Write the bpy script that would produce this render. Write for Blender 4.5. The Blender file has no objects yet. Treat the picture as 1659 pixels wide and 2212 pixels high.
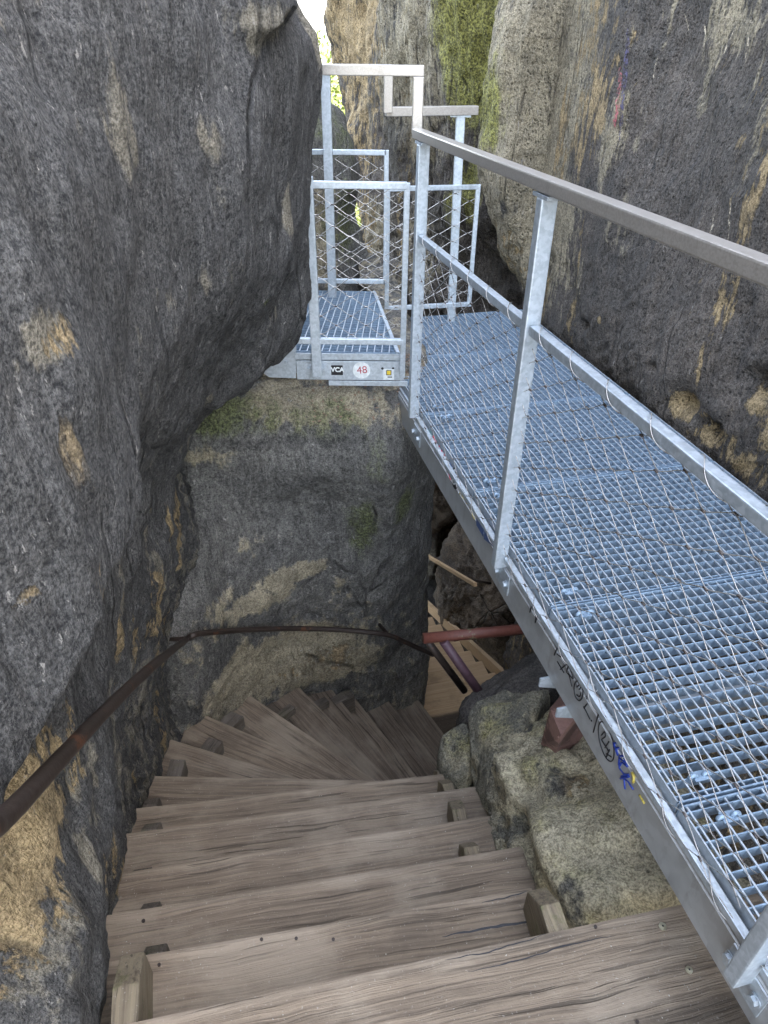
import bpy, bmesh, math, random
import numpy as np
from mathutils import Matrix, Vector
random.seed(7); RNG = np.random.default_rng(11)
SC = bpy.context.scene
COL = SC.collection

# ------------------------------------------------------------------ camera, sky, sun, exposure
F, CX, CY, H = 1480.0, 829.5, 1106.0, 1.35        # focal length and centre in a 1659 x 2212 frame, eye height over the bridge deck
_n = np.array([806 - CX, CY - 3260, -F]); _up = -_n / np.linalg.norm(_n)
_fw = np.array([0, 0, -1.0]); _fy = _fw - _up * _fw.dot(_up); _fy /= np.linalg.norm(_fy)
RW3 = np.array([np.cross(_fy, _up), _fy, _up])      # world = RW3 @ camera
cd = bpy.data.cameras.new("camera"); cam = bpy.data.objects.new("camera", cd); COL.objects.link(cam)
cd.sensor_fit = 'HORIZONTAL'; cd.sensor_width = 36.0; cd.lens = 36.0 * F / 1659.0
cd.clip_start = 0.02; cd.clip_end = 2000
m4 = np.eye(4); m4[:3, :3] = RW3; m4[:3, 3] = (0, 0, H)
cam.matrix_world = Matrix(m4.tolist())
SC.camera = cam

SUN_EL, SUN_AZ = math.radians(43), math.radians(100)   # azimuth from +y towards +x
world = bpy.data.worlds.new("World"); SC.world = world; world.use_nodes = True
wn = world.node_tree; bg = wn.nodes["Background"]
sky = wn.nodes.new("ShaderNodeTexSky"); sky.sky_type = 'NISHITA'; sky.sun_disc = False
sky.sun_elevation = SUN_EL; sky.sun_rotation = SUN_AZ; sky.air_density = 1.0; sky.dust_density = 2.5; sky.ozone_density = 1.0
hs = wn.nodes.new("ShaderNodeHueSaturation"); hs.inputs["Saturation"].default_value = .56; wn.links.new(sky.outputs[0], hs.inputs["Color"]); wn.links.new(hs.outputs[0], bg.inputs[0]); bg.inputs[1].default_value = 0.15
sd = bpy.data.lights.new("sun", 'SUN'); sd.energy = 3.0; sd.angle = math.radians(0.5); sd.color = (1.0, 0.93, 0.82)
sun = bpy.data.objects.new("sun", sd); COL.objects.link(sun)
sdir = Vector((math.sin(SUN_AZ) * math.cos(SUN_EL), math.cos(SUN_AZ) * math.cos(SUN_EL), math.sin(SUN_EL)))
sun.rotation_euler = sdir.to_track_quat('Z', 'Y').to_euler()
SC.view_settings.view_transform = 'Standard'; SC.view_settings.look = 'None'
SC.view_settings.exposure = 3.95; SC.view_settings.gamma = 1.0
SC.cycles.use_denoising = True
SC.cycles.max_bounces = 8; SC.cycles.diffuse_bounces = 5; SC.cycles.glossy_bounces = 3

# ------------------------------------------------------------------ measuring helpers
def ray(x, y): return RW3 @ np.array([x - CX, CY - y, -F])
def proj(p):
    c = (np.asarray(p, float) - [0, 0, H]) @ RW3
    w = np.where(c[..., 2] < -.05, -c[..., 2], 1e-6)            # points behind the eye never count as seen
    return np.stack([CX + F * c[..., 0] / w, CY - F * c[..., 1] / w], -1)
def PZ(x, y, z): d = ray(x, y); return d * ((z - H) / d[2]) + [0, 0, H]     # sight line meets height z
def PY(x, y, Y): d = ray(x, y); return d * (Y / d[1]) + [0, 0, H]           # sight line meets depth Y
def PD(x, y, D): d = ray(x, y); return d / np.linalg.norm(d) * D + [0, 0, H]
def XP(px, Y, z):                                                            # x at depth Y, height z seen in column px
    k = (px - CX) / F; a = RW3[:, 0]; b = -RW3[:, 2]
    r = np.array([0, Y, z - H]); return (k * (r @ b) - r @ a) / (a[0] - k * b[0])
U2 = np.array([-.2457, .9693]); V2 = np.array([.9693, .2457]); O2 = np.array([.86, 0.])
def W(s, o, z): q = O2 + U2 * s + V2 * o; return np.array([q[0], q[1], z])   # bridge frame: along, across (right), up
def PO(x, y, o):                                                              # sight line meets vertical plane at offset o of the bridge
    d = ray(x, y); t = (o + O2 @ V2) / (d[:2] @ V2); return d * t + [0, 0, H]
def so(p): q = np.asarray(p)[:2] - O2; return q @ U2, q @ V2

# ------------------------------------------------------------------ noise
_perm = np.concatenate([RNG.permutation(256)] * 3)
_g = RNG.normal(size=(256, 3)); _g /= np.linalg.norm(_g, axis=1)[:, None]
def pnoise(p):
    p = np.asarray(p, float); i = np.floor(p).astype(int); f = p - i; i &= 255
    u = f * f * f * (f * (f * 6 - 15) + 10); out = 0
    for dx in (0, 1):
        for dy in (0, 1):
            for dz in (0, 1):
                h = _perm[_perm[_perm[(i[:, 0] + dx) & 255] + ((i[:, 1] + dy) & 255)] + ((i[:, 2] + dz) & 255)]
                w = (u[:, 0] if dx else 1 - u[:, 0]) * (u[:, 1] if dy else 1 - u[:, 1]) * (u[:, 2] if dz else 1 - u[:, 2])
                out = out + w * np.einsum('ij,ij->i', _g[h], f - [dx, dy, dz])
    return out * 1.5
def fbm(p, o=5, g=.5):
    s = 0; a = 1; p = np.asarray(p, float)
    for k in range(o): s = s + a * pnoise(p + 17.3 * k); p = p * 2.03; a *= g
    return s
def ridged(p, o=4, g=.5):
    s = 0; a = 1; p = np.asarray(p, float)
    for k in range(o): s = s + a * (1 - 2 * np.abs(pnoise(p + 9.1 * k))); p = p * 2.1; a *= g
    return s
def sstep(a, b, x): t = np.clip((x - a) / (b - a), 0, 1); return t * t * (3 - 2 * t)

# ------------------------------------------------------------------ object helpers
def tag(o, label=None, cat=None, group=None, kind=None):
    if label: o['label'] = label
    if cat: o['category'] = cat
    if group: o['group'] = group
    if kind: o['kind'] = kind
    return o
def empty(name, loc, label, cat, group=None):
    o = bpy.data.objects.new(name, None); COL.objects.link(o); o.location = tuple(loc); o.empty_display_size = .1
    return tag(o, label, cat, group)
def link(name, me, mat, parent=None):
    o = bpy.data.objects.new(name, me); COL.objects.link(o)
    if mat and not me.materials: me.materials.append(mat)
    if parent is not None:
        o.parent = parent
        q = parent; off = Vector((0, 0, 0))
        while q is not None: off += Vector(q.location); q = q.parent
        o.location = -off
    return o
def mesh_np(name, V, Fq, smooth=True):
    me = bpy.data.meshes.new(name); V = np.asarray(V, np.float32); Fq = np.asarray(Fq, np.int32)
    k = Fq.shape[1]; me.vertices.add(len(V)); me.vertices.foreach_set("co", V.ravel())
    me.loops.add(Fq.size); me.loops.foreach_set("vertex_index", Fq.ravel())
    me.polygons.add(len(Fq)); me.polygons.foreach_set("loop_start", np.arange(0, Fq.size, k, dtype=np.int32))
    me.polygons.foreach_set("use_smooth", np.full(len(Fq), smooth)); me.update(calc_edges=True); me.validate()
    return me
def setattr4(me, name, A):
    at = me.attributes.new(name, 'FLOAT_COLOR', 'POINT'); at.data.foreach_set("color", np.asarray(A, np.float32).ravel())
def setvec(me, name, A):
    at = me.attributes.new(name, 'FLOAT_VECTOR', 'POINT'); at.data.foreach_set("vector", np.asarray(A, np.float32).ravel())

class MB:                                                   # collects solids, links them as one mesh
    def __init__(s): s.bm = bmesh.new()
    def hexa(s, P, bev=0):                                  # 8 corners: bottom 4 then top 4, same winding
        vs = [s.bm.verts.new(tuple(p)) for p in P]
        fs = [s.bm.faces.new([vs[i] for i in f]) for f in ((3, 2, 1, 0), (4, 5, 6, 7), (0, 1, 5, 4), (1, 2, 6, 5), (2, 3, 7, 6), (3, 0, 4, 7))]
        if bev:
            es = list({e for f in fs for e in f.edges})
            bmesh.ops.bevel(s.bm, geom=es, offset=bev, segments=2, profile=.6, affect='EDGES')
        return s
    def bar(s, a, b, w, h, up=(0, 0, 1), bev=0):            # box from a to b, w sideways, h along up, centred
        a = np.asarray(a, float); b = np.asarray(b, float); d = b - a; d = d / np.linalg.norm(d)
        sd_ = np.cross(d, up); sd_ /= np.linalg.norm(sd_); u = np.cross(sd_, d)
        x = sd_ * w / 2; z = u * h / 2
        return s.hexa([a - x - z, a + x - z, b + x - z, b - x - z, a - x + z, a + x + z, b + x + z, b - x + z], bev)
    def prism(s, pts, d, bev=0):                            # closed polygon pushed along d
        d = np.asarray(d, float); A = [s.bm.verts.new(tuple(p)) for p in pts]; B = [s.bm.verts.new(tuple(np.asarray(p) + d)) for p in pts]
        n = len(A); fs = [s.bm.faces.new(A[::-1]), s.bm.faces.new(B)] + [s.bm.faces.new([A[i], A[(i + 1) % n], B[(i + 1) % n], B[i]]) for i in range(n)]
        bmesh.ops.recalc_face_normals(s.bm, faces=fs)
        if bev:
            es = list({e for f in fs for e in f.edges}); bmesh.ops.bevel(s.bm, geom=es, offset=bev, segments=2, profile=.6, affect='EDGES')
        return s
    def tube(s, pts, r, n=8, caps=True):
        pts = np.asarray(pts, float); r = np.broadcast_to(r, len(pts)); T = np.gradient(pts, axis=0); T /= np.linalg.norm(T, axis=1)[:, None]
        up = np.array([0, 0, 1.0]) if abs(T[0][2]) < .9 else np.array([1.0, 0, 0])
        x = np.cross(T[0], up); x /= np.linalg.norm(x); rings = []
        for i, p in enumerate(pts):
            x = x - T[i] * x.dot(T[i]); x /= np.linalg.norm(x); y = np.cross(T[i], x)
            rings.append([s.bm.verts.new(tuple(p + r[i] * (math.cos(a) * x + math.sin(a) * y))) for a in np.arange(n) * 2 * math.pi / n])
        for a, b in zip(rings, rings[1:]):
            for k in range(n):
                f = s.bm.faces.new([a[k], a[(k + 1) % n], b[(k + 1) % n], b[k]]); f.smooth = True
        if caps: s.bm.faces.new(rings[0][::-1]); s.bm.faces.new(rings[-1])
        return s
    def disc(s, c, nrm, r, t, n=12):                        # short n-gon prism with face centre c, pushed along nrm
        nrm = np.asarray(nrm, float) / np.linalg.norm(nrm); a = np.cross(nrm, [0, 0, 1] if abs(nrm[2]) < .9 else [1, 0, 0]); a /= np.linalg.norm(a); b = np.cross(nrm, a)
        return s.prism([np.asarray(c) + r * (math.cos(q) * a + math.sin(q) * b) for q in np.arange(n) * 2 * math.pi / n], nrm * t)
    def build(s, name, mat, parent=None, lc=None):
        bmesh.ops.recalc_face_normals(s.bm, faces=s.bm.faces[:])
        me = bpy.data.meshes.new(name); s.bm.to_mesh(me); s.bm.free()
        if lc is not None:
            V = np.zeros(len(me.vertices) * 3, np.float32); me.vertices.foreach_get("co", V); setvec(me, "lc", lc(V.reshape(-1, 3)))
        return link(name, me, mat, parent)

# ------------------------------------------------------------------ materials
class NT:
    def __init__(s, name):
        s.m = bpy.data.materials.new(name); s.m.use_nodes = True; s.t = s.m.node_tree; s.b = s.t.nodes["Principled BSDF"]
    def n(s, t, **k):
        q = s.t.nodes.new(t)
        for a, v in k.items(): setattr(q, a, v)
        return q
    def set(s, sock, v):
        if hasattr(v, 'links') or isinstance(v, bpy.types.NodeSocket): s.t.links.new(v, sock)
        else: sock.default_value = v
    def attr(s, name): return s.n("ShaderNodeAttribute", attribute_name=name)
    def obj(s): return s.n("ShaderNodeTexCoord").outputs["Object"]
    def mapv(s, v, scale, loc=(0, 0, 0), rot=(0, 0, 0)):
        q = s.n("ShaderNodeMapping"); s.set(q.inputs["Vector"], v); q.inputs["Scale"].default_value = scale; q.inputs["Location"].default_value = loc; q.inputs["Rotation"].default_value = rot
        return q.outputs[0]
    def noise(s, v, scale, detail=6, rough=.6, dist=0):
        q = s.n("ShaderNodeTexNoise"); s.set(q.inputs["Vector"], v)
        for a, b in (("Scale", scale), ("Detail", detail), ("Roughness", rough), ("Distortion", dist)): q.inputs[a].default_value = b
        return q.outputs["Fac"]
    def voro(s, v, scale, feat='F1'):
        q = s.n("ShaderNodeTexVoronoi", feature=feat); s.set(q.inputs["Vector"], v); q.inputs["Scale"].default_value = scale; return q.outputs["Distance"]
    def math(s, op, a, b=0.0, c=0.0, clamp=False):
        q = s.n("ShaderNodeMath", operation=op, use_clamp=clamp)
        for i, v in enumerate((a, b, c)): s.set(q.inputs[i], v)
        return q.outputs[0]
    def step(s, v, lo, hi, a=0.0, b=1.0):
        q = s.n("ShaderNodeMapRange", interpolation_type='SMOOTHSTEP'); s.set(q.inputs[0], v)
        for i, x in enumerate((lo, hi, a, b)): q.inputs[i + 1].default_value = x
        return q.outputs[0]
    def mix(s, f, a, b, mode='MIX'):
        q = s.n("ShaderNodeMix", data_type='RGBA', blend_type=mode); s.set(q.inputs[0], f)
        for i, v in ((6, a), (7, b)): s.set(q.inputs[i], (*v, 1) if isinstance(v, tuple) and len(v) == 3 else v)
        return q.outputs[2]
    def bump(s, h, strength, dist, nrm=None):
        q = s.n("ShaderNodeBump"); s.set(q.inputs["Height"], h); q.inputs["Strength"].default_value = strength; q.inputs["Distance"].default_value = dist
        if nrm is not None: s.set(q.inputs["Normal"], nrm)
        return q.outputs[0]
    def out(s, col, rough, nrm=None, metal=0.0, spec=.4):
        s.set(s.b.inputs["Base Color"], (*col, 1) if isinstance(col, tuple) and len(col) == 3 else col); s.set(s.b.inputs["Roughness"], rough); s.set(s.b.inputs["Metallic"], metal)
        s.b.inputs["Specular IOR Level"].default_value = spec
        if nrm is not None: s.set(s.b.inputs["Normal"], nrm)
        return s.m

def rock_mat(name, d1, d2, tan=(.42, .27, .11), moss=(.13, .16, .025), pale=(.34, .30, .22), dark=(.018, .018, .020), spk=.66, streak=(9, 9, 2.2), bumpk=1.0, spkcol=(.36, .34, .31), pits=0.0, stria=0.0):
    k = NT(name); v = k.obj(); a = k.attr("mask"); sep = k.n("ShaderNodeSeparateColor"); k.set(sep.inputs[0], a.outputs["Color"])
    wob = k.n("ShaderNodeTexNoise"); k.set(wob.inputs["Vector"], v); wob.inputs["Scale"].default_value = 2.2; wob.inputs["Detail"].default_value = 3
    vw = k.n("ShaderNodeVectorMath", operation='MULTIPLY_ADD'); k.set(vw.inputs[0], wob.outputs["Color"]); vw.inputs[1].default_value = (.13, .13, .13); k.set(vw.inputs[2], v)
    vv = vw.outputs[0]
    big = k.noise(v, 1.7, 8, .62); mid = k.noise(v, 11, 8, .7); stv = k.mapv(vv, streak); st = k.noise(stv, 2.6, 8, .68); fine = k.noise(v, 75, 5, .7); fin2 = k.noise(v, 190, 3, .6)
    t = k.math('ADD', k.math('MULTIPLY', big, .55), k.math('ADD', k.math('MULTIPLY', st, .45), k.math('MULTIPLY', mid, .35)))
    col = k.mix(k.step(t, .5, .86), d1, d2)
    if stria:
        sr = k.noise(k.mapv(vv, (30, 30, 5)), 1.7, 6, .65); col = k.mix(k.math('MULTIPLY', k.step(sr, .40, .60), stria), k.mix(.5 * stria, col, (.006, .006, .007)), k.mix(.30 * stria, col, (.30, .29, .27)))
    # flaky edges: mask + noise, thresholded
    e1 = k.math('ADD', k.math('MULTIPLY', k.math('SUBTRACT', st, .5), 1.5), k.math('MULTIPLY', k.math('SUBTRACT', mid, .5), .7))
    def flake(ch, lo=.44, hi=.60): return k.step(k.math('ADD', ch, k.math('MULTIPLY', e1, 1.35)), lo, hi)
    R, G, B, A = sep.outputs[0], sep.outputs[1], sep.outputs[2], a.outputs["Alpha"]
    col = k.mix(k.math('MULTIPLY', k.step(k.math('ADD', B, e1), .36, .60), .9), col, k.mix(k.step(mid, .35, .65), tuple(c * .62 for c in pale), pale))
    col = k.mix(flake(R), col, k.mix(k.step(k.math('ADD', mid, k.math('MULTIPLY', big, .5)), .55, .95), tuple(c * .55 for c in tan), tan))
    col = k.mix(k.math('MULTIPLY', k.step(k.math('ADD', G, e1), .3, .8), .92), col, k.mix(k.step(fine, .38, .62), tuple(c * .38 for c in moss), moss))
    col = k.mix(k.math('MULTIPLY', k.step(k.math('ADD', A, e1), .35, .65), .9), col, dark)
    # grains and flecks
    col = k.mix(k.math('MULTIPLY', k.step(fine, .3, .7), .9), k.mix(.55, col, (0, 0, 0)), col, 'MIX') if False else k.mix(k.step(k.math('ADD', k.math('MULTIPLY', fine, .5), k.math('MULTIPLY', fin2, .5)), .36, .64), k.mix(.70, col, (0.004, .004, .004)), k.mix(.20, col, (.42, .40, .36)))
    ve = k.voro(k.mapv(vv, tuple(x * .45 for x in streak)), 1.0, 'DISTANCE_TO_EDGE'); crk = k.math('MULTIPLY', k.step(ve, .03, .0), k.step(big, .5, .6)); col = k.mix(k.math('MULTIPLY', crk, .6), col, (.008, .008, .008))
    fl = k.noise(k.mapv(vv, (streak[0] * 1.0, streak[1] * 1.0, streak[2] * 1.6)), 7, 6, .75)
    col = k.mix(k.math('MULTIPLY', k.step(k.math('ADD', fl, k.math('MULTIPLY', big, .25)), spk + .12, spk + .17), .75), col, spkcol)
    h = k.math('ADD', k.math('MULTIPLY', st, 1.0), k.math('ADD', k.math('MULTIPLY', mid, .7), k.math('MULTIPLY', fine, .30)))
    h = k.math('SUBTRACT', h, k.math('MULTIPLY', crk, .5))
    if stria: h = k.math('ADD', h, k.math('MULTIPLY', sr, 1.1 * stria))
    if pits:
        pv = k.voro(k.mapv(vv, (1, 1, .8)), 60); h = k.math('ADD', h, k.math('MULTIPLY', k.step(pv, .05, .4), pits)); col = k.mix(k.math('MULTIPLY', k.step(k.math('ADD', pv, k.math('MULTIPLY', mid, -.35)), .16, -.02), min(1, pits)), col, (.006, .006, .006))
    h = k.math('SUBTRACT', h, k.math('MULTIPLY', flake(R), .6))
    return k.out(col, k.step(fine, .2, .8, .7, .95), k.bump(h, min(1, .85 * bumpk), .035 * bumpk), spec=.3)

M = {}
M['left'] = rock_mat("weathered_rock", (.016, .018, .022), (.112, .112, .116), streak=(9, 9, 2.2), bumpk=1.35, spk=.63, stria=.6, tan=(.64, .46, .22))
M['niche'] = rock_mat("niche_rock", (.062, .061, .057), (.30, .285, .25), streak=(6, 6, 3), bumpk=1.0, spk=.62, stria=.75, pale=(.55, .465, .30), tan=(.55, .40, .21))
M['right'] = rock_mat("brown_black_rock", (.037, .028, .022), (.200, .150, .110), tan=(.58, .41, .19), pale=(.56, .47, .30), streak=(11, 11, 1.6), bumpk=1.1, spk=.63, pits=.35, stria=.5, moss=(.44, .42, .05))
M['brown'] = rock_mat("brown_rock", (.055, .036, .022), (.26, .175, .10), streak=(5, 5, 4), bumpk=1.6)
M['boulder'] = rock_mat("lichen_boulder", (.10, .094, .068), (.44, .40, .27), tan=(.58, .40, .18), moss=(.34, .30, .09), pale=(.66, .57, .36), streak=(4, 4, 3.4), bumpk=1.0, pits=.12, spk=.74)
M['darkboulder'] = rock_mat("dark_boulder_stone", (.030, .028, .027), (.15, .125, .105), streak=(4, 4, 4), bumpk=1.1)

def wood_mat(name, c1, c2, c3, crack=.5, moss=0.0, wear=0.0, dirt_shade=0.0, back=-.19):
    k = NT(name); lc = k.attr("lc").outputs["Vector"]
    wob = k.noise(k.mapv(lc, (2.2, 6, 6)), 1.0, 3, .5)
    dv = k.n("ShaderNodeVectorMath", operation='MULTIPLY_ADD'); cb = k.n("ShaderNodeCombineXYZ"); k.set(cb.inputs[1], wob); sx = k.n("ShaderNodeSeparateXYZ"); k.set(sx.inputs[0], lc); k.set(dv.inputs[0], cb.outputs[0]); dv.inputs[1].default_value = (0, .055, 0); k.set(dv.inputs[2], lc); v = dv.outputs[0]
    g1 = k.noise(k.mapv(v, (2.6, 115, 115)), 1.0, 5, .6); g2 = k.noise(k.mapv(v, (8, 300, 300)), 1.0, 4, .6); blot = k.noise(k.mapv(lc, (3.2, 5, 5)), 1.0, 6, .62); fine = k.noise(lc, 160, 3, .6)
    col = k.mix(k.step(k.math('ADD', k.math('MULTIPLY', g1, .7), k.math('MULTIPLY', g2, .3)), .28, .66), c1, c2)
    col = k.mix(k.step(blot, .46, .68), col, k.mix(.6, col, c3))
    col = k.mix(k.step(blot, .46, .32), col, k.mix(.28, col, (.02, .018, .016)))
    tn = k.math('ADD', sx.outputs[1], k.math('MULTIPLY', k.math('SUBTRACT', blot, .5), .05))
    col = k.mix(k.math('MULTIPLY', k.step(tn, -.035, -.004), wear), col, k.mix(.5, col, tuple(min(1, x * 1.5) for x in c3)))
    col = k.mix(k.math('MULTIPLY', k.step(tn, back + .035, back - .02), dirt_shade), col, (.022, .018, .014))  # dirt at the tread back, also painted shade below the next nosing
    rnd = k.n("ShaderNodeObjectInfo").outputs["Random"]; col = k.mix(k.step(rnd, 0, 1, 0, .30), col, k.mix(.75, col, (.05, .04, .034)))
    ck = k.math('MULTIPLY', k.step(k.noise(k.mapv(v, (2.4, 95, 95), (3, 7, 1)), 1.0, 2, .5), .625, .66), k.step(k.noise(k.mapv(lc, (1.5, 3, 3)), 1.0, 2), .42, .56))
    col = k.mix(k.math('MULTIPLY', ck, crack), col, (.006, .005, .004))
    col = k.mix(k.math('MULTIPLY', k.step(fine, .62, .75), .35), col, (.42, .39, .35))
    if moss: col = k.mix(k.math('MULTIPLY', k.step(k.noise(lc, 9, 6, .7), .5, .62), moss), col, (.075, .082, .028))
    h = k.math('SUBTRACT', k.math('ADD', k.math('MULTIPLY', g1, 1.0), k.math('ADD', k.math('MULTIPLY', g2, .5), k.math('MULTIPLY', fine, .25))), k.math('MULTIPLY', ck, 1.4))
    return k.out(col, .82, k.bump(h, .7, .006), spec=.25)
M['wood'] = wood_mat("weathered_wood", (.076, .058, .042), (.205, .158, .112), (.275, .226, .17), wear=.4, dirt_shade=.6)
M['cleat'] = wood_mat("mossy_wood", (.09, .07, .05), (.21, .17, .11), (.26, .22, .15), .5, .55)
M['darkcleat'] = wood_mat("dark_damp_wood", (.045, .038, .030), (.12, .10, .08), (.15, .13, .11), .4, .2)
M['sunlit_wood'] = wood_mat("sunlit_look_wood", (.33, .215, .115), (.48, .325, .18), (.45, .31, .18), .15, 0, .5, .9, -.245)  # lighter warm wood: sunlight on the lower flight put into the base colour

def metal_mat(name, c1, c2, metal, r1, r2, sc=38, grime=(.16, .14, .12), gk=.5):
    k = NT(name); v = k.obj(); n1 = k.noise(v, sc, 4, .6); vo = k.n("ShaderNodeTexVoronoi"); k.set(vo.inputs["Vector"], v); vo.inputs["Scale"].default_value = sc * 1.6
    sp = k.n("ShaderNodeSeparateColor"); k.set(sp.inputs[0], vo.outputs["Color"])
    f = k.math('ADD', k.math('MULTIPLY', n1, .7), k.math('MULTIPLY', sp.outputs[0], .3)); col = k.mix(k.step(f, .3, .72), c1, c2)
    gr = k.noise(k.mapv(v, (6, 6, 1.5)), 2.2, 7, .7); col = k.mix(k.math('MULTIPLY', k.step(gr, .52, .7), gk), col, grime)
    return k.out(col, k.step(f, .3, .7, r1, r2), k.bump(n1, .12, .002), metal, .5)
M['galv'] = metal_mat("galvanised_steel", (.37, .42, .46), (.49, .54, .585), .55, .38, .5, 70, gk=.3)
M['deck'] = metal_mat("galvanised_grating", (.18, .25, .33), (.27, .36, .45), .35, .4, .55, 60, gk=.15)
M['web'] = metal_mat("dull_steel_beam", (.34, .35, .355), (.42, .435, .44), .5, .35, .5, 22, gk=.55)
M['stainless'] = metal_mat("brushed_handrail_steel", (.36, .335, .30), (.44, .41, .375), .55, .28, .42, 160, gk=.25)
M['wire'] = metal_mat("stainless_wire", (.40, .385, .36), (.54, .52, .49), .85, .25, .35, gk=0)
M['ferrule'] = metal_mat("dark_ferrule", (.06, .05, .045), (.12, .10, .09), .6, .35, .5, gk=0)
def paint_mat(name, c, rough=.55, chips=None, ck=.6, metal=0.0):
    k = NT(name); v = k.obj(); n = k.noise(v, 60, 5, .65); b = k.noise(v, 9, 7, .7)
    col = k.mix(k.step(n, .3, .7), tuple(x * .75 for x in c), c)
    if chips: col = k.mix(k.step(b, ck, ck + .06), col, chips)
    return k.out(col, rough, k.bump(k.math('ADD', n, b), .3, .003), metal)
M['iron'] = paint_mat("dark_rusty_pipe", (.042, .030, .024), .5, (.10, .045, .025), .58, .3)
M['redpipe'] = paint_mat("red_oxide_paint", (.135, .045, .030), .5, (.16, .16, .09), .56)
M['purplepipe'] = paint_mat("dull_purple_paint", (.085, .045, .055), .5, (.05, .03, .03), .6)
M['redsteel'] = paint_mat("flaking_red_primer", (.225, .125, .10), .65, (.085, .045, .035), .50)
M['white'] = paint_mat("white_sticker", (.72, .75, .74), .4)
M['black'] = paint_mat("black_ink", (.012, .012, .014), .45)
M['bluepaint'] = paint_mat("blue_marker", (.02, .05, .30), .45)
M['bluestick'] = paint_mat("blue_film", (.05, .10, .26), .4)
M['redpaint'] = paint_mat("red_marker", (.42, .06, .08), .5)
M['yellowpaint'] = paint_mat("yellow_marker", (.45, .36, .07), .5)
M['yellowstick'] = paint_mat("yellow_sticker", (.75, .55, .05), .4)
M['cyanstick'] = paint_mat("teal_film", (.22, .42, .42), .4)
def faded(name, c):
    k = NT(name); v = k.obj(); n = k.noise(v, 55, 6, .75); k.set(k.b.inputs["Alpha"], k.step(n, .44, .60)); return k.out(c, .8)
M['gritstone'] = paint_mat('sand_grain', (.36, .33, .28), .9); M['gravel'] = paint_mat('gravel_stone', (.24, .16, .11), .9, (.42, .38, .33)); M['scratch'] = faded('pale_scratched_stone', (.40, .34, .25)); M['fadedred'] = faded("faded_red_spray", (.34, .09, .10)); M['fadedblue'] = faded("faded_blue_spray", (.075, .065, .12))
M['chalk'] = paint_mat("white_chalk_pen", (.5, .5, .5), .6)
M['screw'] = metal_mat("brass_screw", (.42, .38, .26), (.60, .56, .42), .8, .3, .45, gk=.2)
M['soil'] = rock_mat("gorge_floor_stone", (.03, .025, .02), (.10, .085, .065))

# ------------------------------------------------------------------ rock surfaces
def catmull(P, seg, axis):
    P = np.moveaxis(np.asarray(P, float), axis, 0); n = len(P); out = []
    E0 = np.concatenate([[2 * P[0] - P[1]], P, [2 * P[-1] - P[-2]]])
    for i in range(n - 1):
        a, b, c, d = E0[i:i + 4]; m = seg[i]
        for t in np.arange(m) / m:
            q = .5 * (2 * b + (c - a) * t + (2 * a - 5 * b + 4 * c - d) * t * t + (3 * b - a - 3 * c + d) * t ** 3); out.append(q)
    out.append(P[-1]); return np.moveaxis(np.array(out), 0, axis)
def normals(G):
    a = np.gradient(G, axis=0); b = np.gradient(G, axis=1); n = np.cross(b, a); l = np.linalg.norm(n, axis=-1, keepdims=True); return n / np.maximum(l, 1e-9)
def auto_seg(P, axis, res, lo=2, hi=130):
    P = np.moveaxis(np.asarray(P, float), axis, 0); s = []
    for a, b in zip(P, P[1:]):
        s.append(int(np.clip(np.percentile(np.linalg.norm(b - a, axis=-1), 70) / res, lo, hi)))
    return s
class Surf:
    """control net -> dense surface; facing: +1 / -1 picks the side the displacement pushes to"""
    def __init__(s, rows, seg_r=None, seg_c=None, side=1, res=.012):
        rows = np.asarray(rows, float)
        sr = seg_r or auto_seg(rows, 0, res); scol = seg_c or auto_seg(rows, 1, res)
        s.G = catmull(catmull(rows, sr, 0), scol, 1); s.side = side
    def push(s, fn):
        n = normals(s.G) * s.side; sh = s.G.shape; p = s.G.reshape(-1, 3); d = fn(p, n.reshape(-1, 3)); s.G = (p + n.reshape(-1, 3) * d[:, None]).reshape(sh)
    def pts(s): return s.G.reshape(-1, 3)
    def mesh(s, name):
        r, c = s.G.shape[:2]; i = np.arange(r * c).reshape(r, c)
        q = np.stack([i[:-1, :-1], i[:-1, 1:], i[1:, 1:], i[1:, :-1]], -1).reshape(-1, 4)
        if s.side < 0: q = q[:, ::-1]
        return mesh_np(name, s.pts(), q)
def paint(P, spots, extra=None):
    """wear, growth and paler or darker tone on the stone: (px, py, half width m, half height m, channel, strength) around the point the sight line meets"""
    m = np.zeros((len(P), 4)); m[:, 3] = 0
    q = proj(P); dist = np.linalg.norm(P - [0, 0, H], axis=1)
    for (x, y, rx, rz, ch, st) in spots:
        e = np.hypot(q[:, 0] - x, q[:, 1] - y); k = np.where(e < max(14, e.min() + 4))[0]; c = P[k[np.argmin(dist[k])]]
        d = np.hypot(P[:, 0] - c[0], P[:, 1] - c[1]) / rx; dz = np.abs(P[:, 2] - c[2]) / rz
        w = st * np.exp(-((d * d + dz * dz) * .62) ** 1.3); m[:, ch] = np.maximum(m[:, ch], w)
    if extra is not None: extra(P, m)
    return np.clip(m, 0, 1)
TAN, MOSS, PALE, DARK = 0, 1, 2, 3

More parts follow.
